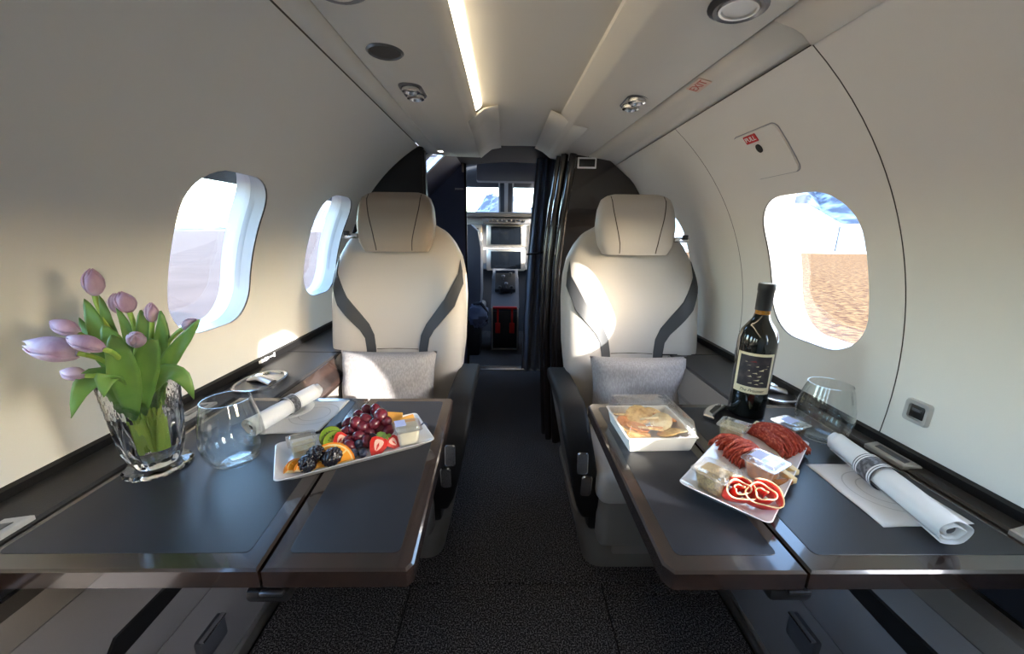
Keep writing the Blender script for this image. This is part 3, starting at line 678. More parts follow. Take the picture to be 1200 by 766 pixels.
# ------------------------------------------------------------------ seats
def bw(z): return interp([(.38, .19), (.5, .222), (.68, .241), (.84, .244), (.92, .238), (.98, .224), (1.03, .198), (1.07, .165), (1.095, .12), (1.108, .06)], z)
def bT(z): return interp([(.38, .065), (.9, .07), (1.03, .062), (1.08, .045), (1.108, .015)], z)
def bY(z): return .20 + (z - .45)*.25 + bT(.6)
def bump_(u, z): return .030*sstep(.40, .80, abs(u))*sstep(.42, .55, z)*(1 - sstep(.82, 1.02, z)) - .012*(1 - sstep(.0, .55, abs(u)))*(1 - sstep(.9, 1.05, z))
def front(x, z):
    u = max(-.995, min(.995, x/bw(z))); return bY(z) - bT(z)*(1 - abs(u)**5)**.2 - bump_(u, z)
def make_seat(cx, s, lab, yoff=0.0):
    t = thing('cabin_seat', lab, 'seat', (cx, 1.07 + yoff, 0), group='forward cabin seats facing the tables')
    K = dict(parent=t, local=True)
    bm = B(); loft(bm, [[(x, y, z) for x, y in rrect(wx, .44, .05, 5, (0, .21))] for wx, z in ((.36, 0), (.37, .01), (.44, .17), (.445, .195))]); b = obj('base', bm, M['greyfab'], **K)
    bm = B(); prism(bm, rrect(.20, .10, .012), -.004, .006, .002, M=frame_M((0, -.009, .105), (1, 0, 0), (0, 0, 1))); obj('base_hatch', bm, M['leather2'], b, local=True)
    bm = B(); box(bm, (0, .16, .275), (.40, .46, .16), .015); obj('frame', bm, M['blackp'], **K)
    bm = B(); box(bm, (0, .06, .405), (.40, .46, .10), .032, 4); c = obj('seat_cushion', bm, M['leather'], **K)
    bm = B(); box(bm, (0, -.112, .285), (.37, .07, .17), .025, 3); obj('leg_rest', bm, M['greyfab'], **K)
    bm = B(); rings = []
    for i in range(40):
        z = .40 + (1.108 - .40)*(1 - (1 - i/39)**1.35); row = []
        for k in range(56):
            a = 2*PI*k/56; u, v = sp(cos(a), .4), sp(sin(a), .4)
            y = bY(z) + v*bT(z) + (-bump_(u, z) * abs(v) if v < 0 else 0); row.append((u*bw(z), y, z))
        rings.append(row)
    loft(bm, rings); back = obj('backrest', bm, M['leather'], auto=70, **K)
    # charcoal stripes laid into the backrest, left and right
    for q in (-1, 1):
        cl = [(.278, .955, .074), (.243, .905, .062), (.19, .825, .046), (.15, .775, .042), (.118, .735, .038), (.100, .70, .035), (.094, .66, .034), (.090, .60, .033), (.088, .53, .033)]
        bm = B(); L = []
        for j in range(len(cl)):
            x, z, wd = cl[j]; a, b_ = cl[max(j-1, 0)], cl[min(j+1, len(cl)-1)]
            tx, tz = b_[0] - a[0], b_[1] - a[1]; l = math.hypot(tx, tz); nx, nz = -tz/l, tx/l
            row = []
            for e in (-.5, -.46, -.2, .2, .46, .5):
                xx, zz = x + nx*wd*e, z + nz*wd*e; xx = min(xx, bw(zz)*.985)
                row.append((q*xx, front(xx, zz) - (.0035 if abs(e) < .48 else -.003), zz))
            L.append(row)
        # finer rows between
        F2 = []
        for r0, r1 in zip(L[:-1], L[1:]):
            for h in range(4):
                rr = []
                for j, (p, p2) in enumerate(zip(r0, r1)):
                    x = p[0] + (p2[0] - p[0])*h/4; z = p[2] + (p2[2] - p[2])*h/4; x = q*min(abs(x), bw(z)*.985)
                    rr.append((x, front(abs(x), z) - (.0035 if 0 < j < 5 else -.003), z))
                F2.append(rr)
        F2.append(L[-1]); loft(bm, F2, closed=False)
        obj('stripe', bm, M['stripe'], back, local=True, label='charcoal leather stripe')
    bm = B(); pts = [(x, front(abs(x), .655) - .0005, .655) for x in [(-.075 + .15*i/10) for i in range(11)]]; tube(bm, pts, .0014, 6); obj('seam', bm, M['seam'], back, local=True)
    # headrest
    hw = lambda z: interp([(1.0, .110), (1.03, .127), (1.09, .136), (1.15, .130), (1.185, .118), (1.198, .100), (1.203, .08)], z)
    hT = lambda z: interp([(1.0, .040), (1.04, .055), (1.12, .058), (1.18, .048), (1.203, .02)], z)
    hY = lambda z: .345 + (z - 1.1)*.18
    bm = B(); rings = []
    for i in range(22):
        z = 1.0 + .203*(.5 - .5*cos(PI*i/21)); rings.append([(hw(z)*sp(cos(2*PI*k/48), .45), hY(z) + hT(z)*sp(sin(2*PI*k/48), .45), z) for k in range(48)])
    loft(bm, rings); hd = obj('headrest', bm, M['taupe'] if s > 0 else M['leather'], auto=70, **K)
    for q in (-1, 1):
        bm = B(); pts = []
        for i in range(12):
            z = 1.005 + .19*i/11; x = q*(.062 + .03*sstep(1.0, 1.19, z) - .0); u = min(.99, abs(x)/hw(z))
            pts.append((x, hY(z) - hT(z)*(1 - u**4.4)**.227 - .0005, z))
        tube(bm, pts, .0015, 6); obj('seam', bm, M['seam'], hd, local=True)
    # belt guide on the window side
    bm = B(); x = -s*.152; box(bm, (x, .30, 1.052), (.052, .02, .018), .005); g = obj('belt_guide', bm, M['chrome'], **K)
    bm = B(); box(bm, (x - s*.008, .288, 1.061), (.018, .012, .016), .003); obj('belt_slot', bm, M['blackp'], g, local=True)
    # aisle arm: waterfall pad, shell and catch
    def ax_(z): return s*(.257 - max(0, .55 - z)*.20)
    path = [(.30, .565), (.12, .578), (0, .582), (-.05, .577), (-.088, .555), (-.108, .515), (-.113, .46), (-.108, .39), (-.094, .32), (-.072, .27)]
    bm = B(); rings = []
    for i, (y, z) in enumerate(path):
        a, b_ = path[max(i-1, 0)], path[min(i+1, len(path)-1)]; ty, tz = b_[0] - a[0], b_[1] - a[1]; l = math.hypot(ty, tz); ny, nz = tz/l, -ty/l
        wd = .076 if i < 8 else (.068 if i == 8 else .05)
        rings.append([(ax_(z) + px, y + ny*py, z + nz*py) for px, py in rrect(wd, .040, .012, 4)])
    loft(bm, rings); arm = obj('armrest', bm, M['blackl'], auto=50, **K)
    bm = B(); side = [(.34, .56), (.0, .565), (-.07, .54), (-.092, .46), (-.085, .36), (-.055, .27), (.0, .20), (.34, .19)]
    rings = [[(ax_(z) + d, y, z) for y, z in side] for d in (-.028, .028)]
    loft(bm, rings); obj('arm_side', bm, M['greyfab'], auto=30, **K)
    bm = B(); prism(bm, rrect(.030, .062, .008), 0, .012, .003, M=frame_M((ax_(.47), -.128, .47), (1, 0, 0), (0, .12, 1))); obj('catch_button', bm, M['chrome'], arm, local=True)
    bm = B(); prism(bm, rrect(.030, .070, .010), 0, .010, .003, M=frame_M((ax_(.40), -.130, .402), (1, 0, 0), (0, -.12, 1))); obj('catch_plate', bm, M['chrome'], arm, local=True)
    return t
make_seat(-.392, 1, 'grey leather cabin seat with taupe headrest, behind the left table')
make_seat(.450, -1, 'light grey leather cabin seat with grey headrest, behind the right table', -.035)

# loose pillows
def pillow(x, y, z, wx, hz, th, lean, lab):
    bm = B(); n = 26; F_, K_ = [], []
    for j in range(n + 1):
        for i in range(n + 1):
            u, v = -1 + 2*i/n, -1 + 2*j/n
            pin = 1 - .05*(1 - u*u) ; pin2 = 1 - .07*(1 - v*v)
            h = th/2*max(0, (1 - u**4)*(1 - v**4))**.42
            wob = .004*sin(5*u + 3*v) + .003*sin(9*v - 2*u)
            X, Z = wx/2*u*pin2, hz/2*v*pin
            F_.append((X, -h - wob*(h > .005), Z)); K_.append((X, h, Z))
    for G in (F_, K_):
        V = [bm.verts.new(p) for p in G]
        for j in range(n):
            for i in range(n): bm.faces.new((V[j*(n+1)+i], V[j*(n+1)+i+1], V[(j+1)*(n+1)+i+1], V[(j+1)*(n+1)+i]))
    bmesh.ops.remove_doubles(bm, verts=bm.verts, dist=1e-4)
    return tag(obj('pillow', bm, M['pillow'], None, auto=80, loc=(x, y, z), rot=(lean, 0, 0)), lab, 'pillow')
pillow(-.392, 1.20, .570, .322, .226, .125, rad(-14), 'grey woven pillow leaning on the left cabin seat')
pillow(.438, 1.160, .570, .322, .226, .125, rad(-14), 'grey woven pillow leaning on the right cabin seat')

# ------------------------------------------------------------------ tables
TZ = .66
def leaf(parent, pts, bord, main=None):
    bm = B(); prism(bm, pts, TZ - .030, TZ, .003); l = obj('leaf', bm, M['veneer'], parent, auto=30)
    pts = main or pts; n = len(pts); ins = []
    for i in range(n):
        a, p, b = Vector(pts[i-1]), Vector(pts[i]), Vector(pts[(i+1) % n]); e1, e2 = (p - a).normalized(), (b - p).normalized()
        n1, n2 = Vector((-e1.y, e1.x)), Vector((-e2.y, e2.x)); d1, d2 = bord[i-1], bord[i]
        # intersection of the two offset edges
        p1, p2 = p + n1*d1, p + n2*d2; den = e1.cross(e2) if hasattr(e1, 'cross') else 0
        den = e1.x*e2.y - e1.y*e2.x; k = ((p2 - p1).x*e2.y - (p2 - p1).y*e2.x)/den; ins.append(tuple(p1 + e1*k))
    c = Vector((sum(p[0] for p in ins)/n, sum(p[1] for p in ins)/n)); R_ = []
    for i in range(n):                                     # softened corners
        p = Vector(ins[i]); a, b = Vector(ins[i-1]), Vector(ins[(i+1) % n]); r = .010
        q0, q1 = p + (a - p).normalized()*r, p + (b - p).normalized()*r
        for h in range(5):
            u = h/4; R_.append(tuple(q0*(1-u)**2 + p*2*u*(1-u) + q1*u*u))
    bm = B(); prism(bm, R_, TZ - .002, TZ + .0008, .0004); obj('leather_inset', bm, M['table'], l, auto=30)
    return l
tl = thing('folding_table', 'left folding table holding tulip vase and fruit plate, dark leather with walnut edge', 'table', (-.40, .64, .63), group='folding cabin tables')
leaf(tl, [(-.668, .388), (-.3065, .389), (-.3465, .893), (-.668, .893)], (.026, .024, .020, .012))
leaf(tl, [(-.3025, .389), (-.122, .389), (-.115, .400), (-.132, .886), (-.138, .896), (-.3425, .893)], (.026, .022, .020, .022), [(-.3025, .389), (-.114, .389), (-.133, .895), (-.3425, .893)])
tr = thing('folding_table', 'right folding table holding wine bottle and meat platter, dark leather with walnut edge', 'table', (.45, .62, .63), group='folding cabin tables')
leaf(tr, [(.3865, .384), (.724, .384), (.724, .868), (.3930, .868)], (.026, .012, .020, .024))
leaf(tr, [(.214, .384), (.3825, .384), (.3885, .868), (.214, .868), (.204, .855), (.204, .398)], (.026, .020, .020, .022), [(.204, .384), (.3825, .384), (.3885, .868), (.204, .868)])
for t_, x, sg_ in ((tl, -.300, 1), (tr, .372, 1)):
    bm = B(); box(bm, (x, .412, .618), (.056, .05, .018), .006); h = obj('hinge', bm, M['blackp'], t_)
    bm = B(); box(bm, (x + .008, .388, .626), (.03, .008, .006), .002); obj('hinge_rim', bm, M['chromed'], h)
for t_, xa, xb, yy in ((tl, -.55, -.2, .60), (tr, .26, .66, .60)):
    bm = B(); box(bm, ((xa + xb)/2, .80, .620), (xb - xa, .05, .022), .004); obj('support_rail', bm, M['blackp'], t_)
    bm = B(); box(bm, (-.64 if t_ is tl else .70, .64, .615), (.05, .40, .05), .006); obj('side_bracket', bm, M['blackp'], t_)


# ------------------------------------------------------------------ tulip vase
def crystal(name, tint=(1, 1, 1, 1), ior=1.45):
    m = bpy.data.materials.new(name); m.use_nodes = True; n = m.node_tree; p = n.nodes['Principled BSDF']
    p.inputs['Base Color'].default_value = tint; p.inputs['Roughness'].default_value = 0.0
    p.inputs['Transmission Weight'].default_value = 1.0; p.inputs['IOR'].default_value = ior
    return m
M['crystal'] = crystal('cut crystal')
VX, VY = -.612, .602
vs = thing('crystal_vase', 'cut crystal vase with footed scalloped base holding tulips on left table', 'vase', (VX, VY, TZ))
N = 96
def vring(r, z, fl=0.0, dia=0.0, row=0):
    out = []
    for i in range(N):
        a = 2*PI*i/N; k = r*(1 + fl*abs(cos(6*a)))
        if dia: k += dia*(1 if (i + 2*row) % 4 < 2 else -1)*(1 if i % 2 else .2)
        out.append((VX + k*cos(a), VY + k*sin(a), TZ + z))
    return out
bm = B(); prof = [(.030, .012, .02), (.034, .022, .05), (.040, .045, .07), (.044, .08, .06), (.0465, .105, .04)]
rings = [vring(r, z, f) for r, z, f in prof]
for j in range(9): rings.append(vring(.0475 + .0042*j/8, .112 + .0072*j, 0, .0011, j))
rings += [vring(.0525, .174), vring(.0515, .176), vring(.050, .174), vring(.047, .14), vring(.042, .09), vring(.032, .045), vring(.022, .026), vring(.004, .024)]
loft(bm, rings, True, True, True); obj('bowl', bm, M['crystal'], vs, auto=14)
bm = B()
def sc(r, z): return [(VX + r*(1 + .06*abs(sin(7*2*PI*i/N/2*2)))*cos(2*PI*i/N), VY + r*(1 + .06*abs(sin(7*2*PI*i/N)))*sin(2*PI*i/N), TZ + z) for i in range(N)]
loft(bm, [sc(.044, .0015), sc(.046, .005), sc(.043, .009), sc(.030, .0115), sc(.024, .0118)]); obj('foot', bm, M['crystal'], vs, auto=20)

M['petal'] = mat('mauve petal', srgb(168, 128, 150), .5, noise=(60, srgb(196, 164, 180), .35, .7), sss=.15, stretch=(1, 1, .25))
M['petal2'] = mat('pale mauve petal', srgb(196, 166, 184), .5, noise=(60, srgb(160, 122, 148), .35, .75), sss=.15, stretch=(1, 1, .25))
M['stem'] = mat('pale green stem', srgb(150, 176, 78), .5, sss=.1)
M['leafg'] = mat('tulip leaf', srgb(82, 126, 58), .42, noise=(14, srgb(118, 156, 80), .3, .75), sss=.05)
def petal(Mx, L, R, a0, spread, mat_, parent, tipin=.12):
    bm = B(); rows = []
    for i in range(9):
        t = i/8; r = R*interp([(0, .30), (.15, .72), (.4, 1.0), (.65, .93), (.85, .62), (1, tipin)], t)
        wv = interp([(0, .65), (.3, 1.0), (.6, .95), (.85, .6), (1, .10)], t); row = []
        for j in range(7):
            u = -1 + j/3; a = a0 + u*spread*wv
            k = r*(1 + .05*u*u) ; row.append(Mx @ Vector((k*cos(a), k*sin(a), L*t - .06*L*u*u*t)))
        rows.append(row)
    loft(bm, rows, closed=False); o = obj('petal', bm, mat_, parent, auto=80)
    md = o.modifiers.new('t', 'SOLIDIFY'); md.thickness = .0009
def bez(pts, n=14):
    pts = [Vector(p) for p in pts]; out = []
    for i in range(n + 1):
        t = i/n; q = pts[:]
        while len(q) > 1: q = [a.lerp(b, t) for a, b in zip(q[:-1], q[1:])]
        out.append(q[0])
    return out
def leafblade(pts, wd, parent, nrm=(.5, -.8, .3), fold=.22, name='leaf'):
    sp_ = bez(pts, 12); bm = B(); rows = []; nrm = Vector(nrm)
    for i, p in enumerate(sp_):
        wd_ = wd*.66; t = i/12; d = (sp_[min(i+1, 12)] - sp_[max(i-1, 0)]).normalized(); s_ = d.cross(nrm).normalized(); nn = s_.cross(d)
        w_ = wd_/2*interp([(0, .45), (.25, .85), (.5, 1.0), (.75, .78), (.92, .36), (1, .03)], t)
        rows.append([p + s_*w_*u + nn*fold*w_*u*u + nn*.0018*sin(9*t + 2*u) for u in (-1, -.6, -.25, 0, .25, .6, 1)])
    loft(bm, rows, closed=False); o = obj(name, bm, M['leafg'], parent, auto=80)
    o.modifiers.new('t', 'SOLIDIFY').thickness = .0011
def tulip(lab, base, tip, Y, L, R, stemx, m, leaves=(), Yt=None, open_=.12):
    b, t_ = at(*base, Y=Y), at(*tip, Y=Yt or Y); R *= .68
    ax_ = (t_ - b).normalized(); foot = Vector((VX + stemx[0]*.5, VY + stemx[1]*.5, TZ + .032)); mouth = Vector((VX + stemx[0], VY + stemx[1], TZ + .165))
    t = thing('tulip', lab, 'flower', foot, group='mauve tulips in the crystal vase')
    pts = [foot + (mouth - foot)*k for k in (0, .33, .66)] + bez([mouth, mouth + (mouth - foot)*.25, b - ax_*.03, b], 10)
    bm = B(); tube(bm, pts, .0034, 8); obj('stem', bm, M['stem'], t)
    h = Vector((1, 0, 0)) if abs(ax_.x) < .8 else Vector((0, 0, 1))
    Mx = frame_M(b, h - ax_*h.dot(ax_), ax_.cross(h)); Lr = (t_ - b).length
    for k in range(3): petal(Mx, Lr*.97, R*.90, 2*PI*k/3 + .5, 1.10, m, t, open_)
    for k in range(3): petal(Mx, Lr, R, 2*PI*k/3 + .5 + PI/3, 1.02, m, t, open_)
    for lf in leaves: leafblade(lf[0], lf[1], t, *(lf[2:]))
    return t
A = at
V3 = Vector
mz = TZ + .165
tulip('tallest tulip, upright mauve bud above the vase', (111, 346), (107, 314), .60, .05, .0195, (-.010, .006), M['petal'],
      [([V3((VX - .01, VY - .01, mz - .06)), A(118, 410, Y=.585), A(112, 375, Y=.59), A(99, 350, Y=.60)], .036), ([V3((VX, VY + .01, mz - .03)), A(122, 400, Y=.60), A(128, 370, Y=.60), A(116, 346, Y=.60)], .024)])
tulip('mauve tulip second tallest, tilted left over the vase middle', (152, 366), (141, 341), .60, .05, .0195, (.004, .004), M['petal'],
      [([V3((VX, VY - .01, mz - .06)), A(150, 420, Y=.57), A(130, 400, Y=.56), A(121, 380, Y=.57)], .045), ([V3((VX + .01, VY, mz - .03)), A(152, 400, Y=.60), A(150, 380, Y=.60), A(136, 360, Y=.60)], .022)])
tulip('mauve tulip behind its neighbour, only its left edge showing', (140, 367), (134, 343), .635, .05, .017, (-.004, .014), M['petal'])
tulip('slim upright mauve tulip at right of the vase middle', (178, 377), (177, 354), .60, .045, .0135, (.014, .006), M['petal'],
      [([V3((VX + .015, VY, mz - .05)), A(176, 420, Y=.60), A(170, 390, Y=.60), A(165, 363, Y=.60)], .040), ([V3((VX + .02, VY, mz - .05)), A(184, 410, Y=.60), A(194, 390, Y=.60), A(188, 364, Y=.60)], .030), ([V3((VX + .02, VY + .01, mz - .05)), A(188, 420, Y=.61), A(196, 400, Y=.61), A(192, 372, Y=.61)], .028)])
tulip('small tulip peeping from behind the rightmost long leaf', (215, 384), (231, 374), .605, .04, .013, (.026, .004), M['petal'],
      [([V3((VX + .025, VY - .005, mz - .03)), A(190, 425, Y=.58), A(212, 405, Y=.59), A(234, 374, Y=.60)], .036), ([V3((VX + .02, VY - .02, mz - .03)), A(184, 430, Y=.55), A(212, 418, Y=.55), A(227, 467, Y=.56)], .040)])
tulip('pale mauve tulip lying left, uppermost of the left cluster', (93, 391), (58, 376), .56, .05, .0175, (-.022, .004), M['petal2'],
      [([V3((VX - .01, VY, mz - .04)), A(125, 420, Y=.58), A(105, 400, Y=.59), A(93, 372, Y=.60)], .030)])
tulip('largest open tulip pointing left towards the wall', (92, 414), (29, 403), .52, .06, .0255, (-.026, -.006), M['petal2'], [], None, .35)
tulip('pale tulip in front of the largest one, pointing up left', (122, 409), (77, 395), .50, .05, .0165, (-.012, -.012), M['petal2'])
tulip('lowest small tulip at the left of the vase rim', (101, 440), (70, 436), .53, .04, .0150, (-.028, -.010), M['petal2'],
      [([V3((VX - .02, VY - .02, mz - .05)), A(135, 430, Y=.54), A(100, 420, Y=.53), A(84, 489, Y=.52)], .046), ([V3((VX - .01, VY - .025, mz - .05)), A(135, 440, Y=.52), A(122, 425, Y=.51), A(122, 465, Y=.50)], .044)])
tulip('round tulip bud facing the camera at the centre of the bunch', (161, 402), (157, 392), .54, .03, .0150, (.006, -.012), M['petal2'],
      [([V3((VX, VY - .025, mz - .06)), A(152, 450, Y=.52), A(140, 410, Y=.52), A(131, 392, Y=.53)], .052), ([V3((VX + .015, VY - .022, mz - .05)), A(168, 440, Y=.54), A(176, 400, Y=.54), A(184, 398, Y=.54)], .052)], .50, .07)

# ------------------------------------------------------------------ glasses
def stemless(x, y, lab):
    t = thing('wine_glass', lab, 'glass', (x, y, TZ + .001))
    out = [(.024, 0), (.030, .002), (.040, .012), (.047, .03), (.0495, .05), (.048, .075), (.043, .10), (.0375, .122)]
    inn = [(.0365, .122), (.042, .10), (.047, .075), (.0483, .05), (.0458, .031), (.038, .015), (.025, .008), (.001, .007)]
    bm = B(); lathe(bm, out + inn, 48, (x, y, TZ + .001)); obj('bowl', bm, M['glass'], t, auto=60)
    return t
stemless(-.487, .618, 'empty stemless wine glass on the left table beside the vase')
stemless(.655, .705, 'empty stemless wine glass on the right table behind napkin roll')

# ------------------------------------------------------------------ wine bottle and corkscrew
bx_, by_ = .572, .822
t = thing('wine_bottle', 'dark red wine bottle with black capsule and cream picture label', 'bottle', (bx_, by_, TZ + .001))
M['bottle'] = mat('dark bottle glass', srgb(10, 14, 12), .06, coat=.6); M['capsule'] = mat('black capsule', srgb(26, 24, 25), .5)
M['label'] = mat('cream label paper', srgb(226, 214, 178), .7); M['amber'] = mat('amber neck', srgb(150, 96, 10), .15)
lathe_ = lambda nm, pr_, m, p: obj(nm, (lambda b: (lathe(b, pr_, 40, (bx_, by_, TZ + .001)), b)[1])(B()), m, p, auto=50)
lathe_('body', [(.034, 0), (.0385, .003), (.0385, .03), (.040, .165), (.0395, .185), (.035, .203), (.026, .217), (.0175, .230), (.015, .24)], M['bottle'], t)
lathe_('neck', [(.0150, .2385), (.0146, .250)], M['amber'], t)
lathe_('capsule', [(.0158, .249), (.0162, .290), (.0172, .293), (.0172, .306), (.016, .308)], M['capsule'], t)
ac = math.atan2(-by_, -bx_) + .10
def lab_pt(u, z, r=.0404): return (bx_ + r*cos(ac + u/r), by_ + r*sin(ac + u/r), TZ + z)
def lab_patch(u0, u1, z0, z1, r, n=18):
    bm = B(); loft(bm, [[lab_pt(u0 + (u1 - u0)*i/n, z, r) for i in range(n + 1)] for z in (z0, z1)], closed=False); return bm
lb = obj('label', lab_patch(-.040, .040, .064, .158, .0405), M['label'], t)
M['lpic'] = mat('dark mottled print', srgb(38, 34, 40), .6, noise=(55, srgb(74, 62, 64), .45, .7))
obj('label_panel', lab_patch(-.033, .033, .080, .152, .0407), M['lpic'], lb)
M['lred'] = mat('red print', srgb(120, 28, 30), .6); M['lcream'] = mat('cream print', srgb(222, 210, 170), .6)
def blob(pts, r, m, nm):
    bm = B(); vsb = [bm.verts.new(lab_pt(u, z, r)) for u, z in pts]; n_ = len(pts)
    cu_, cz_ = sum(p[0] for p in pts)/n_, sum(p[1] for p in pts)/n_
    mid = [bm.verts.new(lab_pt(cu_ + (u - cu_)*.5, cz_ + (z - cz_)*.5, r)) for u, z in pts]; c_ = bm.verts.new(lab_pt(cu_, cz_, r))
    for i in range(n_):
        j = (i + 1) % n_; bm.faces.new((vsb[i], vsb[j], mid[j], mid[i])); bm.faces.new((mid[i], mid[j], c_)); return obj(nm, bm, m, lb, smooth=False)
rnd = random.Random(3)
def splat(cu, cz, ru, rz, n=13, j=.45): return [(cu + ru*cos(2*PI*i/n)*(1 - j*rnd.random()), cz + rz*sin(2*PI*i/n)*(1 - j*rnd.random())) for i in range(n)]
blob(splat(-.012, .138, .016, .012), .0409, M['lred'], 'red_patch')
for cu, cz, ru, rz in ((.001, .128, .006, .005), (.008, .119, .010, .006), (-.004, .112, .010, .006), (.006, .105, .008, .007), (-.012, .104, .006, .004), (.016, .124, .008, .002), (-.016, .130, .006, .002), (-.022, .137, .005, .002), (.000, .096, .009, .005), (.011, .091, .008, .003), (-.010, .089, .009, .003), (.003, .087, .006, .004), (-.014, .117, .004, .003), (.022, .130, .005, .002)):
    blob(splat(cu, cz, ru*1.6, rz*1.9), .0411, M['lcream'], 'pale_patch')
tb = text_bm('The Prisoner', .0095, Matrix.Identity(4), .0001, shear=.35)
for v in tb.verts: v.co = Vector(lab_pt(v.co.x*1.0, .0715 + v.co.y, .0408 + v.co.z))
obj('label_lettering', tb, M['charcoal'], lb, smooth=False)

t = thing('corkscrew', 'folded silver waiter corkscrew beside the wine bottle', 'corkscrew', (.496, .812, TZ + .001))
Mc = Matrix.Translation((.496, .812, TZ + .001)) @ Matrix.Rotation(rad(42), 4, 'Z')
bm = B(); top = []
for i in range(17):
    a = i/16; top.append((-.045 + .09*a, .012 + .010*sin(PI*a) ))
bot = [(.045 - .09*i/16, -.012 + .008*sin(PI*i/16)) for i in range(17)]
prism(bm, top + bot, 0, .011, .003, M=Mc); o = obj('handle', bm, M['chrome'], t)
bm = B(); prism(bm, [(-.028, -.002), (.020, -.003), (.034, .003), (.020, .010), (-.02, .008)], .0105, .0125, .0005, M=Mc); obj('inlay', bm, M['blackp'], o)
bm = B(); box(bm, (0, -.006, .0135), (.07, .006, .005), .002); bm.transform(Mc); obj('lever', bm, M['chromed'], t)
bm = B(); lathe(bm, [(.004, .011), (.004, .0145)], 12, (.030, .004, 0)); bm.transform(Mc); obj('rivet', bm, M['chromed'], t)

# ------------------------------------------------------------------ napkins
M['paper'] = mat('white napkin paper', srgb(228, 228, 228), .85, bump=(180, .12)); M['print'] = mat('pale grey print', srgb(200, 200, 200), .85)
def paper(lab, corners, ringc):
    t = thing('cocktail_napkin', lab, 'napkin', (sum(c[0] for c in corners)/4, sum(c[1] for c in corners)/4, TZ + .0012))
    bm = B(); n = 14; g = [[None]*(n+1) for _ in range(n+1)]
    a, b, c, d = [Vector((*q, TZ + .0016)) for q in corners]
    for i in range(n + 1):
        for j in range(n + 1):
            u, v = i/n, j/n; p = a*(1-u)*(1-v) + b*u*(1-v) + c*u*v + d*(1-u)*v
            p.z += .0022*abs(sin(3.1*u + 2*v))*abs(u - .5)*2*abs(v - .5)*2
            g[i][j] = bm.verts.new(p)
    for i in range(n):
        for j in range(n): bm.faces.new((g[i][j], g[i+1][j], g[i+1][j+1], g[i][j+1]))
    o = obj('sheet', bm, M['paper'], t, auto=60); o.modifiers.new('t', 'SOLIDIFY').thickness = .0008
    for r in (.050, .032):
        bm = B(); loft(bm, [[(ringc[0] + rr*cos(2*PI*i/40), ringc[1] + rr*sin(2*PI*i/40), TZ + .0036) for i in range(40)] for rr in (r, r + .0018)], True, False, False); obj('printed_ring', bm, M['print'], t)
def rollnap(lab, A_, B_, r0, r1, bands, dark):
    A_, B_ = Vector(A_), Vector(B_); d = (B_ - A_).normalized(); L = (B_ - A_).length
    t = thing('napkin_roll', lab, 'napkin', (A_.x, A_.y, TZ + .003))
    x = d.cross(Vector((0, 0, 1))).normalized(); z = x.cross(d); rows = []
    for i in range(15):
        k = i/14; r = r0 + (r1 - r0)*k; row = []
        for j in range(80):
            a = 2*PI*3.0*j/79; rr = r*(.42 + .58*j/79) + .0007*sin(5*a + 7*k) + .0006*sin(3*a - 4*k)
            row.append(A_ + d*L*k + x*rr*cos(a - 1.2) + z*rr*sin(a - 1.2) + d*(.006*sin(a*.5)*(1 if i in (0, 14) else 0)))
        rows.append(row)
    bm = B(); loft(bm, rows, closed=False); o = obj('cloth', bm, M['paper'], t, auto=80); o.modifiers.new('t', 'SOLIDIFY').thickness = .0007
    bm = B(); tube(bm, [A_ + d*.004, B_ - d*.003], [r0*.34, r1*.34], 12); obj('cutlery_shade_core', bm, M['greypd'], t)  # cutlery core coloured dark as the shaded hollow at the roll end
    def cuff(k0, k1, m, dr):
        bm = B(); rows = []
        for k in (k0, k1):
            r = r0 + (r1 - r0)*k + dr; rows.append([A_ + d*L*k + x*r*cos(2*PI*j/40) + z*r*sin(2*PI*j/40) for j in range(40)])
        loft(bm, rows, True, False, False); return obj('cuff' if dr < .0016 else 'cuff_stripe', bm, m, t)
    cuff(bands[0], bands[1], dark, .0014)
    for k in bands[2]: cuff(k, k + .012, M['whitep'], .0018)
M['cuff'] = mat('dark silver paper cuff', srgb(70, 70, 74), .4, noise=(160, srgb(120, 120, 124), .45, .6))
paper('white paper cocktail napkin under the napkin roll on the right table', [(.556, .612), (.551, .458), (.690, .462), (.694, .612)], (.624, .536))
rollnap('white linen napkin roll with dark silver cuff on the right table', (.641, .653, TZ + .026), (.605, .424, TZ + .026), .0195, .0215, (.34, .52, (.35, .37, .48, .50)), M['cuff'])
paper('white paper cocktail napkin under the napkin roll on the left table', [(-.520, .868), (-.505, .712), (-.388, .722), (-.385, .872)], (-.435, .800))
rollnap('white linen napkin roll with grey cuff on the left table', (-.468, .882, TZ + .026), (-.512, .700, TZ + .025), .0185, .0205, (.38, .52, (.385, .505)), M['cuff'])
t = thing('fluted_doily', 'round white fluted paper glass cover partly under the left napkin roll', 'doily', (-.500, .815, TZ + .004))
bm = B(); rows = []
for r, h in ((.001, .0005), (.030, .0005), (.034, .002), (.052, .004)):
    rows.append([(-.500 + r*cos(2*PI*i/120), .815 + r*sin(2*PI*i/120), TZ + .0035 + h + (.0014*(i % 2) if r > .033 else 0)) for i in range(120)])
loft(bm, rows, True, True, False); o = obj('paper', bm, M['paper'], t, auto=12); o.modifiers.new('t', 'SOLIDIFY').thickness = .0006

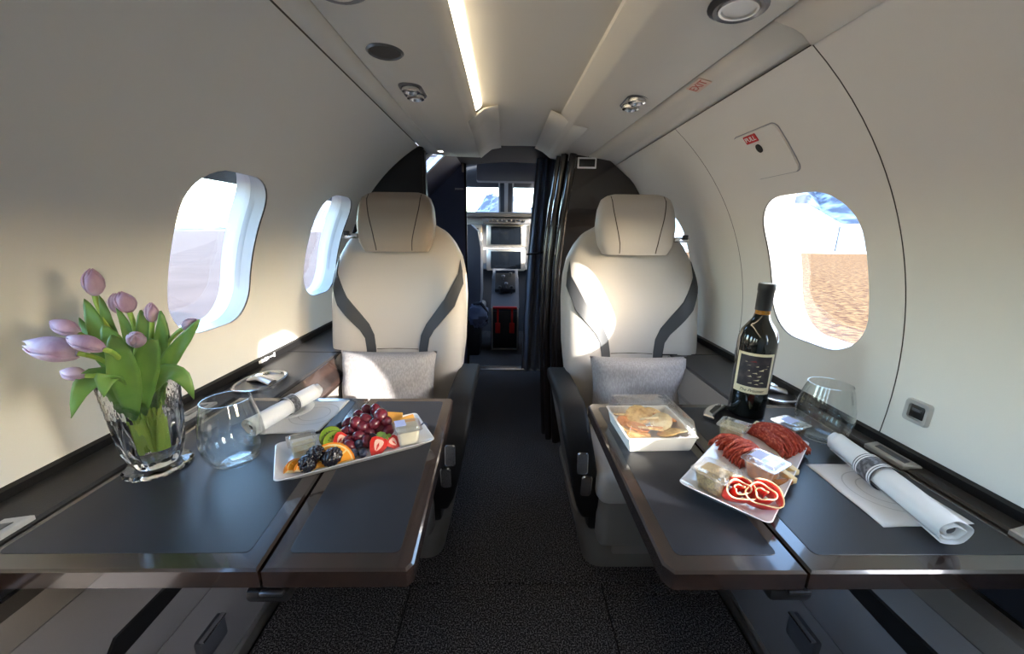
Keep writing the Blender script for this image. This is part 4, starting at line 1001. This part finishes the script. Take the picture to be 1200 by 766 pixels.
# ------------------------------------------------------------------ plates
M['china'] = mat('white porcelain', srgb(235, 236, 240), .16, coat=.3)
def plate_(lab, c, L, W_, ang):
    t = thing('serving_plate', lab, 'plate', (*c, TZ + .001), ang)
    bm = B(); loft(bm, [[(x, y, z) for x, y in rrect(L - d, W_ - d, .010)] for d, z in ((.050, 0), (.046, 0), (.004, .017), (0, .019), (.003, .0195), (.010, .017), (.044, .006), (.06, .0055))])
    obj('dish', bm, M['china'], t, local=True, auto=30); return t
pa_L, pa_R = rad(29), rad(44)
plate_('white rectangular plate of fruit on the left table', (-.283, .654), .268, .132, pa_L)
plate_('white rectangular plate of cured meats on the right table', (.4385, .596), .312, .130, pa_R)
def PL_(px, py, z): return at(px, py, Z=TZ + z)

# containers
M['cream'] = mat('pale dip', srgb(232, 226, 200), .5, bump=(120, .3)); M['mustard'] = mat('grainy mustard', srgb(186, 160, 96), .6, noise=(420, srgb(110, 84, 40), .45, .62), bump=(420, .8))
M['lblue'] = mat('pale blue sticker', srgb(190, 200, 240), .6); M['brownfill'] = mat('dark olives', srgb(96, 72, 40), .4, noise=(60, srgb(150, 110, 60), .4, .7), bump=(60, .8))
M['nutfill'] = mat('orange brown fill', srgb(206, 130, 50), .45, noise=(70, srgb(120, 70, 30), .4, .75), bump=(70, .8)); M['cheesefill'] = mat('pale grated cheese', srgb(216, 200, 150), .6, noise=(90, srgb(236, 226, 190), .4, .7), bump=(130, .9))
def tub(lab, c, ang, w0, w1, h, fill, fh, sticker=None, tilt=0):
    t = thing('clear_tub', lab, 'tub', c, rot=(tilt, 0, ang))
    bm = B(); loft(bm, [[(x, y, z) for x, y in rrect(w - e, w - e, .006)] for w, z, e in ((w0, 0, 0), (w0 + (w1 - w0)*.9, h*.9, 0), (w1 + .006, h*.9, 0), (w1 + .006, h*.93, 0), (w1, h*.93, .002), (w0, .001, .002))]); obj('cup', bm, M['plastic'], t, local=True, auto=30)
    bm = B(); loft(bm, [[(x, y, z) for x, y in rrect(w, w, .006)] for w, z in ((w1 + .007, h*.935), (w1 + .007, h*.97), (w1 - .004, h*.97), (w1 - .008, h*1.10), (w1 - .014, h*1.10))]); l = obj('lid', bm, M['plastic'], t, local=True, auto=30)
    f = fh; bm = B(); loft(bm, [[(x, y, z) for x, y in rrect(w0 + (w1 - w0)*k*f - .003, w0 + (w1 - w0)*k*f - .003, .006)] for k, z in ((0, .002), (1, h*f))]); obj('filling', bm, fill, t, local=True, auto=30)
    if sticker:
        bm = B(); box(bm, (sticker[0], sticker[1], h*1.104), (sticker[2], sticker[3], .0006)); obj('sticker', bm, M['lblue'], l, local=True, smooth=False)
    return t
pz = TZ + .0075
def V_(px, py, z=.0075): v = PL_(px, py, z); return (v.x, v.y, TZ + z)
tub('lidded clear tub of white dip with blue sticker on fruit plate', V_(478, 517), pa_L - .1, .038, .046, .036, M['cream'], .86, (-.012, .004, .020, .026))
tub('clear lidded tub of pale nuts at left end of fruit plate', V_(356, 532), pa_L + .1, .036, .042, .034, M['cheesefill'], .55)
tub('clear tub of grainy mustard at the near left of the meat plate', V_(836, 572), pa_R - .15, .040, .052, .036, M['mustard'], .80)
tub('clear tub of orange nuts with blue sticker amid the meat plate', V_(893, 560), pa_R - .25, .038, .050, .036, M['nutfill'], .78, (.0, .010, .030, .018))
tub('clear tub of pale grated cheese at the far left of the meat plate', V_(858, 512), pa_R, .038, .048, .030, M['cheesefill'], .82)
tub('clear tub of dark olives with blue sticker behind the meat plate', (.598, .715, TZ + .0012), pa_R - .4, .040, .048, .032, M['brownfill'], .66, (-.002, .002, .030, .022))

# ------------------------------------------------------------------ fruit
M['grape'] = mat('dark red grape skin', srgb(92, 24, 40), .22, noise=(40, srgb(128, 44, 60), .4, .8), coat=.3, sss=.1)
M['blue'] = mat('blueberry skin', srgb(34, 38, 58), .5, noise=(60, srgb(64, 72, 98), .45, .75)); M['blackb'] = mat('blackberry', srgb(20, 12, 22), .22, coat=.5)
M['straw'] = mat('strawberry flesh', srgb(206, 40, 34), .35, noise=(70, srgb(232, 84, 70), .45, .7), sss=.1); M['strawc'] = mat('pale strawberry core', srgb(242, 196, 178), .45)
M['calyx'] = mat('strawberry leaf', srgb(110, 136, 60), .6); M['orind'] = mat('orange rind', srgb(238, 140, 20), .45, bump=(300, .3)); M['pith'] = mat('pale pith', srgb(246, 220, 160), .6)
M['oseg'] = mat('orange segment', srgb(246, 168, 50), .3, sss=.2, bump=(160, .3)); M['kiwi'] = mat('kiwi flesh', srgb(132, 164, 50), .35, sss=.1); M['kiwis'] = mat('kiwi skin', srgb(110, 92, 50), .8); M['kiwic'] = mat('kiwi core', srgb(206, 214, 140), .4)
def one(name, bm, m, lab, cat, c, group=None, rot=None, auto=80):
    return tag(obj(name, bm, m, None, auto=auto, loc=c, rot=rot), lab, cat, group)
gp = [(420, 486, .036), (408, 496, .030), (429, 491, .040), (446, 487, .044), (425, 500, .034), (414, 503, .026), (438, 497, .034), (406, 506, .022), (421, 511, .024), (453, 494, .034), (433, 507, .022), (417, 495, .042), (409, 516, .016), (440, 480, .036), (430, 480, .030), (455, 504, .020), (446, 502, .022), (430, 517, .018), (410, 523, .014)]
gl = ['topmost left', 'far left', 'upper middle', 'largest top right', 'central', 'left middle', 'right of centre', 'left lower', 'front centre', 'right, beside the dip tub', 'inner lower', 'crest', 'lowest left, by the strawberry half', 'rear right', 'rear centre', 'lowest beside the dip tub', 'behind the largest strawberry half', 'just above the front blueberries', 'beside the large orange slice']
for (x, y, z), l in zip(gp, gl):
    p = PL_(x, y, z); bm = B(); sphere(bm, (0, 0, 0), (.0115, .0115, .0138) if (x, y) != (446, 487) else (.0145, .0145, .016), 16, 12)
    one('grape', bm, M['grape'], 'dark red grape in the heap on the fruit plate, %s' % l, 'grape', p, 'red grapes on the fruit plate', rot=(random.uniform(-1, 1), random.uniform(-1, 1), 0))
bp = [(398, 499, .020), (421, 520, .018), (414, 531, .016), (425, 531, .014), (430, 503, .024), (407, 527, .012), (436, 512, .018), (497, 499, .013)]
bl = ['beside the kiwi slice', 'in front of the grapes', 'second from the orange slice', 'by the near rim', 'tucked between grapes', 'nearest the orange slice', 'behind the large strawberry half', 'alone right of dip tub']
for (x, y, z), l in zip(bp, bl):
    p = PL_(x, y, z); bm = B(); lathe(bm, [(.0005, -.0075), (.006, -.006), (.0085, 0), (.0072, .0045), (.0045, .0070), (.0035, .0062), (.0005, .0060)], 16)
    one('blueberry', bm, M['blue'], 'blueberry on the fruit plate, %s' % l, 'blueberry', p, 'blueberries on the fruit plate', rot=(random.uniform(-.8, .8), random.uniform(-.8, .8), 0))
def blackberry(c, lab):
    fib = [];  n = 62
    for i in range(n):
        z = 1 - 2*(i + .5)/n; r = math.sqrt(1 - z*z); a = i*2.39996; fib.append(Vector((r*cos(a), r*sin(a), z)))
    bm = B(); sphere(bm, (0, 0, 0), 1.0, 44, 30)
    for v in bm.verts:
        d = v.co.normalized(); m = max(d.dot(f) for f in fib); ang = math.acos(min(1, m))
        h = math.sqrt(max(0, 1 - (ang/.27)**2)) if ang < .27 else 0
        v.co = Vector((d.x*.0152, d.y*.0152, d.z*.0180))*(.74 + .30*h)
    one('blackberry', bm, M['blackb'], lab, 'blackberry', c, rot=(1.0, random.uniform(-.4, .4), random.uniform(0, 3)))
blackberry(PL_(360, 543, .022), 'blackberry nearest the left end of the fruit plate')
blackberry(PL_(370, 532, .030), 'blackberry at back, leaning on the large orange slice')
blackberry(PL_(389, 535, .026), 'rightmost blackberry, in front of the large orange slice')
def facing(c, yaw_, lean):   # upright disc facing the camera side, leaned back
    return Matrix.Translation(Vector(c)) @ Matrix.Rotation(yaw_, 4, 'Z') @ Matrix.Rotation(PI/2 - lean, 4, 'X')
def orange(c, yaw_, lean, R, lab, a0=0, a1=PI, nseg=5):
    t = thing('orange_slice', lab, 'orange', c); Mx = facing(c, yaw_, lean); th = .009
    def arc(r0, r1, b0, b1, z0, z1, n=12):
        pts = [(r1*cos(b0 + (b1-b0)*i/n), r1*sin(b0 + (b1-b0)*i/n)) for i in range(n+1)] + [(r0*cos(b1 + (b0-b1)*i/n), r0*sin(b1 + (b0-b1)*i/n)) for i in range(n+1)]
        bm = B(); loft(bm, [[Mx @ Vector((x, y, z)) for x, y in pts] for z in (z0, z1)]); return bm
    obj('rind', arc(R*.93, R, a0, a1, -th/2, th/2), M['orind'], t, auto=40); obj('pith', arc(.001, R*.93, a0, a1, -th/2 + .0006, th/2 - .0006), M['pith'], t, auto=40)
    for k in range(nseg):
        d = (a1 - a0)/nseg; b0, b1 = a0 + d*k + .05, a0 + d*(k+1) - .05
        obj('segment', arc(R*.16, R*.85, b0, b1, -th/2 - .0002, th/2 + .0008, 6), M['oseg'], t, auto=40)
orange(PL_(388, 546, .008), rad(20), rad(38), .040, 'large orange half slice behind the blackberries', .1, PI - .0, 5)
orange(PL_(364, 553, .008), rad(60), rad(40), .027, 'smaller orange wedge left of the large orange slice', 0, PI*.8, 4)
orange(PL_(349, 552, .008), rad(80), rad(45), .022, 'smallest orange wedge at the left end of the fruit plate', 0, PI*.8, 3)
def kiwi(c, yaw_, lean, lab):
    t = thing('kiwi_slice', lab, 'kiwi', c); Mx = facing(c, yaw_, lean)
    for nm, prof, m in (('skin', [(.0205, -.004), (.0210, 0), (.0205, .004)], M['kiwis']), ('flesh', [(.0195, -.0045), (.0198, .0046)], M['kiwi']), ('core', [(.0075, .0044), (.0070, .0051)], M['kiwic'])):
        bm = B(); lathe(bm, prof, 28); bm.transform(Mx); obj(nm, bm, m, t, auto=40)
    for k in range(14):
        a = 2*PI*k/14; bm = B(); sphere(bm, (.0108*cos(a), .0108*sin(a), .0048), (.0015, .0009, .0006), 6, 4, Matrix.Rotation(a, 3, 'Z')); bm.transform(Mx); obj('seed', bm, M['blackp'], t)
kiwi(PL_(388, 512, .023), rad(18), rad(35), 'upright kiwi slice left of the grapes')
kiwi(PL_(392, 517, .016), rad(30), rad(25), 'second kiwi slice leaning in front of the upright one')
def strawberry(c, yaw_, lean, L, lab, spin=0, leaf_=True):
    t = thing('strawberry_half', lab, 'strawberry', c); Mx = facing(c, yaw_, lean) @ Matrix.Rotation(spin, 4, 'Z')
    out = [(-.02*0 + x*L, y*L) for x, y in ((0, -.62), (.16, -.52), (.34, -.25), (.45, .08), (.43, .30), (.28, .42), (0, .44), (-.28, .42), (-.43, .30), (-.45, .08), (-.34, -.25), (-.16, -.52))]
    def sc_(k, z, s_=1.0): return [Mx @ Vector((x*k, y*k, z)) for x, y in out]
    bm = B(); loft(bm, [sc_(.15, -.40*L), sc_(.6, -.34*L), sc_(.88, -.2*L), sc_(1.0, 0), sc_(.97, .0012)]); obj('body', bm, M['straw'], t, auto=60)
    bm = B(); loft(bm, [[Mx @ Vector((x*.50, y*.55 + .06*L, z)) for x, y in out] for z in (.0009, .0017)]); obj('core', bm, M['strawc'], t, auto=30)
    bm = B(); prism(bm, [(0, -.30*L), (.06*L, .0), (0, .16*L), (-.06*L, .0)], .0014, .0021, M=Mx); obj('hollow', bm, M['straw'], t)
    if leaf_:
        for k in range(5):
            a = rad(40 + 25*k); o_ = Mx @ Vector((0, .44*L, -.04*L)); e = Mx @ Vector((.34*L*cos(a), .44*L + .25*L*sin(a), .10*L*(k % 2)))
            leaf_pts = [o_, (o_ + e)/2 + Vector((0, 0, .003)), e]; bm = B(); sp3 = bez(leaf_pts, 5); d = (e - o_).normalized(); s_ = d.cross(Vector((0, -.6, .8))).normalized()
            rows = [[p + s_*.18*L*u*sin(PI*min(.97, .15 + .85*i/5)) for u in (-1, 0, 1)] for i, p in enumerate(sp3)]; loft(bm, rows, closed=False); obj('calyx', bm, M['calyx'], t)
strawberry(PL_(399, 515, .022), rad(25), rad(30), .030, 'strawberry half beside the kiwi slices', rad(-40), False)
strawberry(PL_(443, 522, .020), rad(20), rad(40), .037, 'largest strawberry half at the front of the grapes', rad(-25))
strawberry(PL_(461, 518, .016), rad(40), rad(35), .028, 'strawberry half between the largest one and the dip tub', rad(30))
bm = B(); box(bm, (0, 0, 0), (.038, .030, .006), .002); M['cheddar'] = mat('orange cheese', srgb(232, 170, 80), .5)
one('cheese_slice', bm, M['cheddar'], 'orange cheese slice peeping out behind the grapes and dip tub', 'cheese', PL_(461, 490, .022), rot=(.5, .2, .3), auto=40)
bm = B(); box(bm, (0, 0, 0), (.030, .026, .006), .002)
one('cheese_slice', bm, M['cheddar'], 'orange cheese slice standing directly behind the dip tub lid', 'cheese', PL_(478, 494, .024), rot=(.7, -.1, .5), auto=40)

# ------------------------------------------------------------------ cracker box
M['card'] = mat('white card', srgb(236, 232, 222), .6)
bc, ba = (.300, .7185), rad(2)
t = thing('cracker_box', 'white card tray with clear lid full of crackers on right table', 'box', (*bc, TZ + .001), ba)
bm = B()
def sq(wx, wy, z, r=.004): return [(x, y, z) for x, y in rrect(wx, wy, r, 3)]
loft(bm, [sq(.122, .126, 0), sq(.134, .138, .030), sq(.140, .144, .0305), sq(.140, .144, .0315), sq(.131, .135, .0315), sq(.118, .122, .002)]); o = obj('tray', bm, M['card'], t, local=True, auto=25)
for sx, sy in ((1, -1), (-1, -1)):
    bm = B(); loft(bm, [[(sx*(.040 + .004*k), sy*(.0632 + .0058*k + .0012), .003 + .026*k), (sx*(.060 + .006*k), sy*(.0632 + .0058*k + .0012), .003 + .026*k)] for k in (0, .5, 1)], closed=False); obj('corner_tab', bm, M['card'], o, local=True)
bm = B(); loft(bm, [sq(.138, .142, .0325), sq(.136, .140, .034), sq(.122, .126, .062), sq(.118, .122, .063)], True, False, True); obj('lid', bm, M['plastic'], t, local=True, auto=25)
M['cracker'] = mat('golden cracker', srgb(238, 196, 124), .7, noise=(120, srgb(196, 136, 68), .45, .75), bump=(260, .6)); M['cracker2'] = mat('pale wafer', srgb(244, 222, 172), .7, noise=(140, srgb(220, 184, 124), .45, .75), bump=(260, .6))
M['cracker3'] = mat('orange cracker', srgb(226, 150, 74), .7, noise=(120, srgb(198, 116, 52), .45, .75), bump=(260, .6))
rr_ = random.Random(11)
cw = [(-.040, .045, .020, 0), (-.042, .012, .018, 2), (-.005, .040, .018, 1), (.030, .044, .022, 0), (.044, .020, .024, 2), (.005, .010, .026, 1), (.022, -.012, .030, 1), (-.030, -.018, .022, 2), (-.038, -.045, .018, 0), (-.010, -.035, .026, 0), (.025, -.044, .022, 0), (.046, -.030, .018, 1), (-.018, .022, .030, 0), (.012, -.008, .014, 2), (-.045, -.008, .012, 1)]
cn = ['back left corner', 'left side, orange toned', 'back middle, pale', 'back right', 'right side, orange toned', 'centre, large and pale', 'centre right, broad and pale', 'left of centre, orange toned', 'front left corner', 'front middle, tilted', 'front right', 'right front corner, small', 'upper centre, on top', 'buried in the middle', 'left edge, half buried']
ca, sa = cos(ba), sin(ba)
for (x, y, z, k), l in zip(cw, cn):
    bm = B(); R_ = .021 + .003*rr_.random(); n = 24
    loft(bm, [[(R_*s_*(1 + .04*(i % 2))*cos(2*PI*i/n), R_*s_*(1 + .04*(i % 2))*sin(2*PI*i/n), z_) for i in range(n)] for s_, z_ in ((.92, -.0022), (1, -.001), (1, .001), (.9, .0024), (.4, .0030))])
    one('cracker', bm, (M['cracker'], M['cracker2'], M['cracker3'])[k], 'cracker in the card tray, %s' % l, 'cracker', (bc[0] + .95*(x*ca - y*sa), bc[1] + .92*(x*sa + y*ca), TZ + z + .006), 'crackers in the card tray', rot=(rr_.uniform(-.55, .35), rr_.uniform(-.5, .5), rr_.uniform(0, 3)), auto=40)

# ------------------------------------------------------------------ cured meats
M['salami'] = mat('dried red meat', srgb(168, 52, 34), .42, noise=(190, srgb(228, 122, 92), .48, .70), bump=(260, .6)); M['ham'] = mat('red cured ham', srgb(214, 50, 42), .38, noise=(50, srgb(226, 96, 80), .4, .75), sss=.1)
M['fat'] = mat('cream fat', srgb(244, 214, 170), .4, sss=.1)
uR = Vector((cos(pa_R), sin(pa_R), 0)); vR = Vector((-sin(pa_R), cos(pa_R), 0))
def slice_(c, dirv, L, bend, hgt, lean, lab, grp, m):
    """a thin strip of meat standing on edge, curved along its length"""
    bm = B(); n = 14; dirv = Vector(dirv).normalized(); nn = Vector((-dirv.y, dirv.x, 0)); rows = []
    ph = rr_.uniform(0, 6)
    for i in range(n + 1):
        t_ = -1 + 2*i/n; p = dirv*(L/2*t_) + nn*(bend*(1 - t_*t_)) + nn*.0016*sin(7*t_ + ph)
        h = hgt*(1 - .55*abs(t_)**2.2); up = Vector((0, 0, 1))*cos(lean) + nn*sin(lean)
        rows.append([p - Vector((0, 0, .002)), p + up*h*.5 + nn*.0012*sin(5*t_ + ph), p + up*h])
    loft(bm, rows, closed=False); o = one('meat_slice', bm, m, lab, 'meat', c, grp); o.modifiers.new('t', 'SOLIDIFY').thickness = .0014
    return o
c1 = PL_(857, 528, .010); c2 = PL_(905, 520, .010)
n1, n2 = 17, 16
ordw = ['first', 'second', 'third', 'fourth', 'fifth', 'sixth', 'seventh', 'eighth', 'ninth', 'tenth', 'eleventh', 'twelfth', 'thirteenth', 'fourteenth', 'fifteenth', 'sixteenth', 'seventeenth']
for i in range(n1):
    k = i/(n1 - 1) - .5; p = c1 + Vector((.010, -.012, 0)) + Vector((-.18, 1, 0))*(.082*k)
    slice_(p, Vector((1, .10, 0)) + vR*rr_.uniform(-.12, .12), .066 + .008*rr_.random(), .007, .014 + .009*rr_.random() + .008*(1 - abs(2*k)), rad(rr_.uniform(-16, 10)), 'dried red meat slice, %s from the near end of the left stack' % ordw[i], 'left stack of dried meat slices', M['salami'])
for i in range(n2):
    k = i/(n2 - 1) - .5; p = c2 + Vector((.010, .008, 0)) + Vector((1, .25, 0))*(.056*k)
    slice_(p, Vector((.16, -1, 0)) + uR*rr_.uniform(-.10, .10), .098 + .008*rr_.random(), .010, .015 + .008*rr_.random() + .010*(1 - abs(2*k)), rad(rr_.uniform(-12, 14)), 'dried red meat slice, %s from the right edge of the right fan' % ordw[i], 'right fan of dried meat slices', M['salami'])
def rosette(c, R, lab, yaw_, turns=2.3):
    t = thing('ham_rosette', lab, 'meat', c); bm = B(); rows_m, rows_f = [], []
    n = 60; Mx = Matrix.Translation(Vector(c)) @ Matrix.Rotation(yaw_, 4, 'Z') @ Matrix.Rotation(rad(38), 4, 'X')
    for i in range(n + 1):
        a = 2*PI*turns*i/n; r = R*(.16 + .84*i/n)*(1 + .10*sin(3.3*a)); h = .030*(1 - .25*(i/n)) + .002*sin(4*a)
        q = lambda k, e=0: Mx @ Vector(((r*(1 + .10*k) + e)*cos(a), (r*(1 + .10*k) + e)*.72*sin(a), -.004 + h*k))
        rows_m.append([q(0), q(.4), q(.8), q(.93)]); rows_f.append([q(.94, .0004), q(1.0, .0007), q(1.04, 0)])
    loft(bm, rows_m, closed=False); o = obj('lean', bm, M['ham'], t, auto=80); o.modifiers.new('t', 'SOLIDIFY').thickness = .0020
    bm = B(); loft(bm, rows_f, closed=False); o = obj('fat_edge', bm, M['fat'], t, auto=80); o.modifiers.new('t', 'SOLIDIFY').thickness = .0018
rosette(PL_(861, 577, .020), .026, 'rolled red cured ham beside mustard tub on the meat plate', pa_R - .9)
rosette(PL_(890, 583, .021), .029, 'rolled cured ham with cream fat at the near corner of meat plate', pa_R - 1.2)
M['cheese'] = mat('pale cheese', srgb(226, 206, 156), .5)
for (px, py, z, l) in ((921, 545, .016, 'pale cheese stick right of the fanned meat, upper one'), (918, 554, .016, 'pale cheese stick right of the fanned meat, lower one')):
    bm = B(); box(bm, (0, 0, 0), (.045, .012, .010), .0015); one('cheese_stick', bm, M['cheese'], l, 'cheese', PL_(px, py, z), rot=(0, 0, pa_R + .9), auto=40)
bm = B(); box(bm, (0, 0, 0), (.034, .010, .008), .0025); M['bread'] = mat('brown breadstick', srgb(150, 96, 48), .7, bump=(200, .5))
one('breadstick', bm, M['bread'], 'short brown breadstick below cheese sticks on the meat plate', 'bread', PL_(917, 565, .014), rot=(0, 0, pa_R - .6), auto=40)
bm = B(); box(bm, (0, 0, 0), (.030, .022, .009), .002); one('cheese_block', bm, M['cheese'], 'pale cheese block between far left tub and the meat fan', 'cheese', PL_(890, 499, .014), rot=(.2, .1, pa_R), auto=40)

# ------------------------------------------------------------------ outdoors
M['tarmac'] = mat('pinkish tarmac', srgb(82, 66, 60), .9, noise=(.6, srgb(94, 77, 70), .35, .7), spec=.1)
M['grass'] = mat('dry grass', srgb(128, 100, 70), 1, noise=(5, srgb(84, 60, 48), .40, .60), spec=.0)
M['hill'] = mat('snow patched hills', srgb(84, 90, 102), 1, noise=(.035, srgb(160, 168, 182), .46, .62), stretch=(1, 1, 3), spec=0)
gz = -1.2
bm = B(); loft(bm, [[(-900, -900, gz), (900, -900, gz), (900, 900, gz), (-900, 900, gz)], [(-900, -900, gz - .5), (900, -900, gz - .5), (900, 900, gz - .5), (-900, 900, gz - .5)]])
obj('ground', bm, M['tarmac'], kind='structure', smooth=False)
bm = B(); prism(bm, [(6, -60), (200, -60), (200, 160), (6, 160)], gz, gz + .03); obj('grass_field', bm, M['grass'], kind='structure', smooth=False)
bm = B(); rings = [[], [], [], []]
for i in range(361):
    a = rad(i - 180)                      # azimuth from straight ahead, right positive
    d = math.degrees(a)
    h = 30 + 10*sin(a*9) + 6*sin(a*23 + 1) + 70*sstep(14, 40, d)*(1 - sstep(60, 90, d)) + 40*sstep(-34, -22, d)*(1 - sstep(-16, -2, d)) + 22*(abs(d) < 9) *(1 - (abs(d)/9)**2)
    if d < -32: h *= .12
    for k, (r, f) in enumerate(((560, 0), (620, .45), (690, .85), (760, 1.0))):
        hh = gz + f*h*(1 + .25*sin(a*41 + k) + .15*sin(a*87 + 2*k)) * (r/640)
        rings[k].append((r*sin(a), r*cos(a), hh if k else gz - .2))
loft(bm, rings, closed=False); obj('hills', bm, M['hill'], kind='structure')
hg = thing('hangar', 'white gabled hangar with blue grey end wall beyond the grass field', 'building', (46, 60, gz))
M['bwhite'] = mat('white cladding', srgb(225, 225, 225), .7); M['bblue'] = mat('blue grey cladding', srgb(70, 92, 118), .7); M['broof'] = mat('pale roof', srgb(205, 208, 212), .6)
bm = B(); box(bm, (37, 61, gz + 1.85), (20.2, 12, 3.7)); obj('wall', bm, M['bwhite'], hg, smooth=False)
bm = B(); loft(bm, [[(x, y, gz + z) for x, z in ((26.8, 3.7), (47.3, 3.7), (47.4, 3.85), (41.8, 6.6), (33, 7.0), (26.8, 5.3))] for y in (54.8, 67)]); obj('roof', bm, M['broof'], hg, smooth=False)
bm = B(); box(bm, (52.6, 59.4, gz + 2.02), (10.8, 9, 4.04)); obj('annex', bm, M['bblue'], hg, smooth=False)
bm = B(); box(bm, (60, 52, gz + .15), (90, .2, .30)); tag(obj('low_barrier', bm, M['bwhite'], smooth=False), 'long low white barrier along the far edge of the grass', 'barrier')
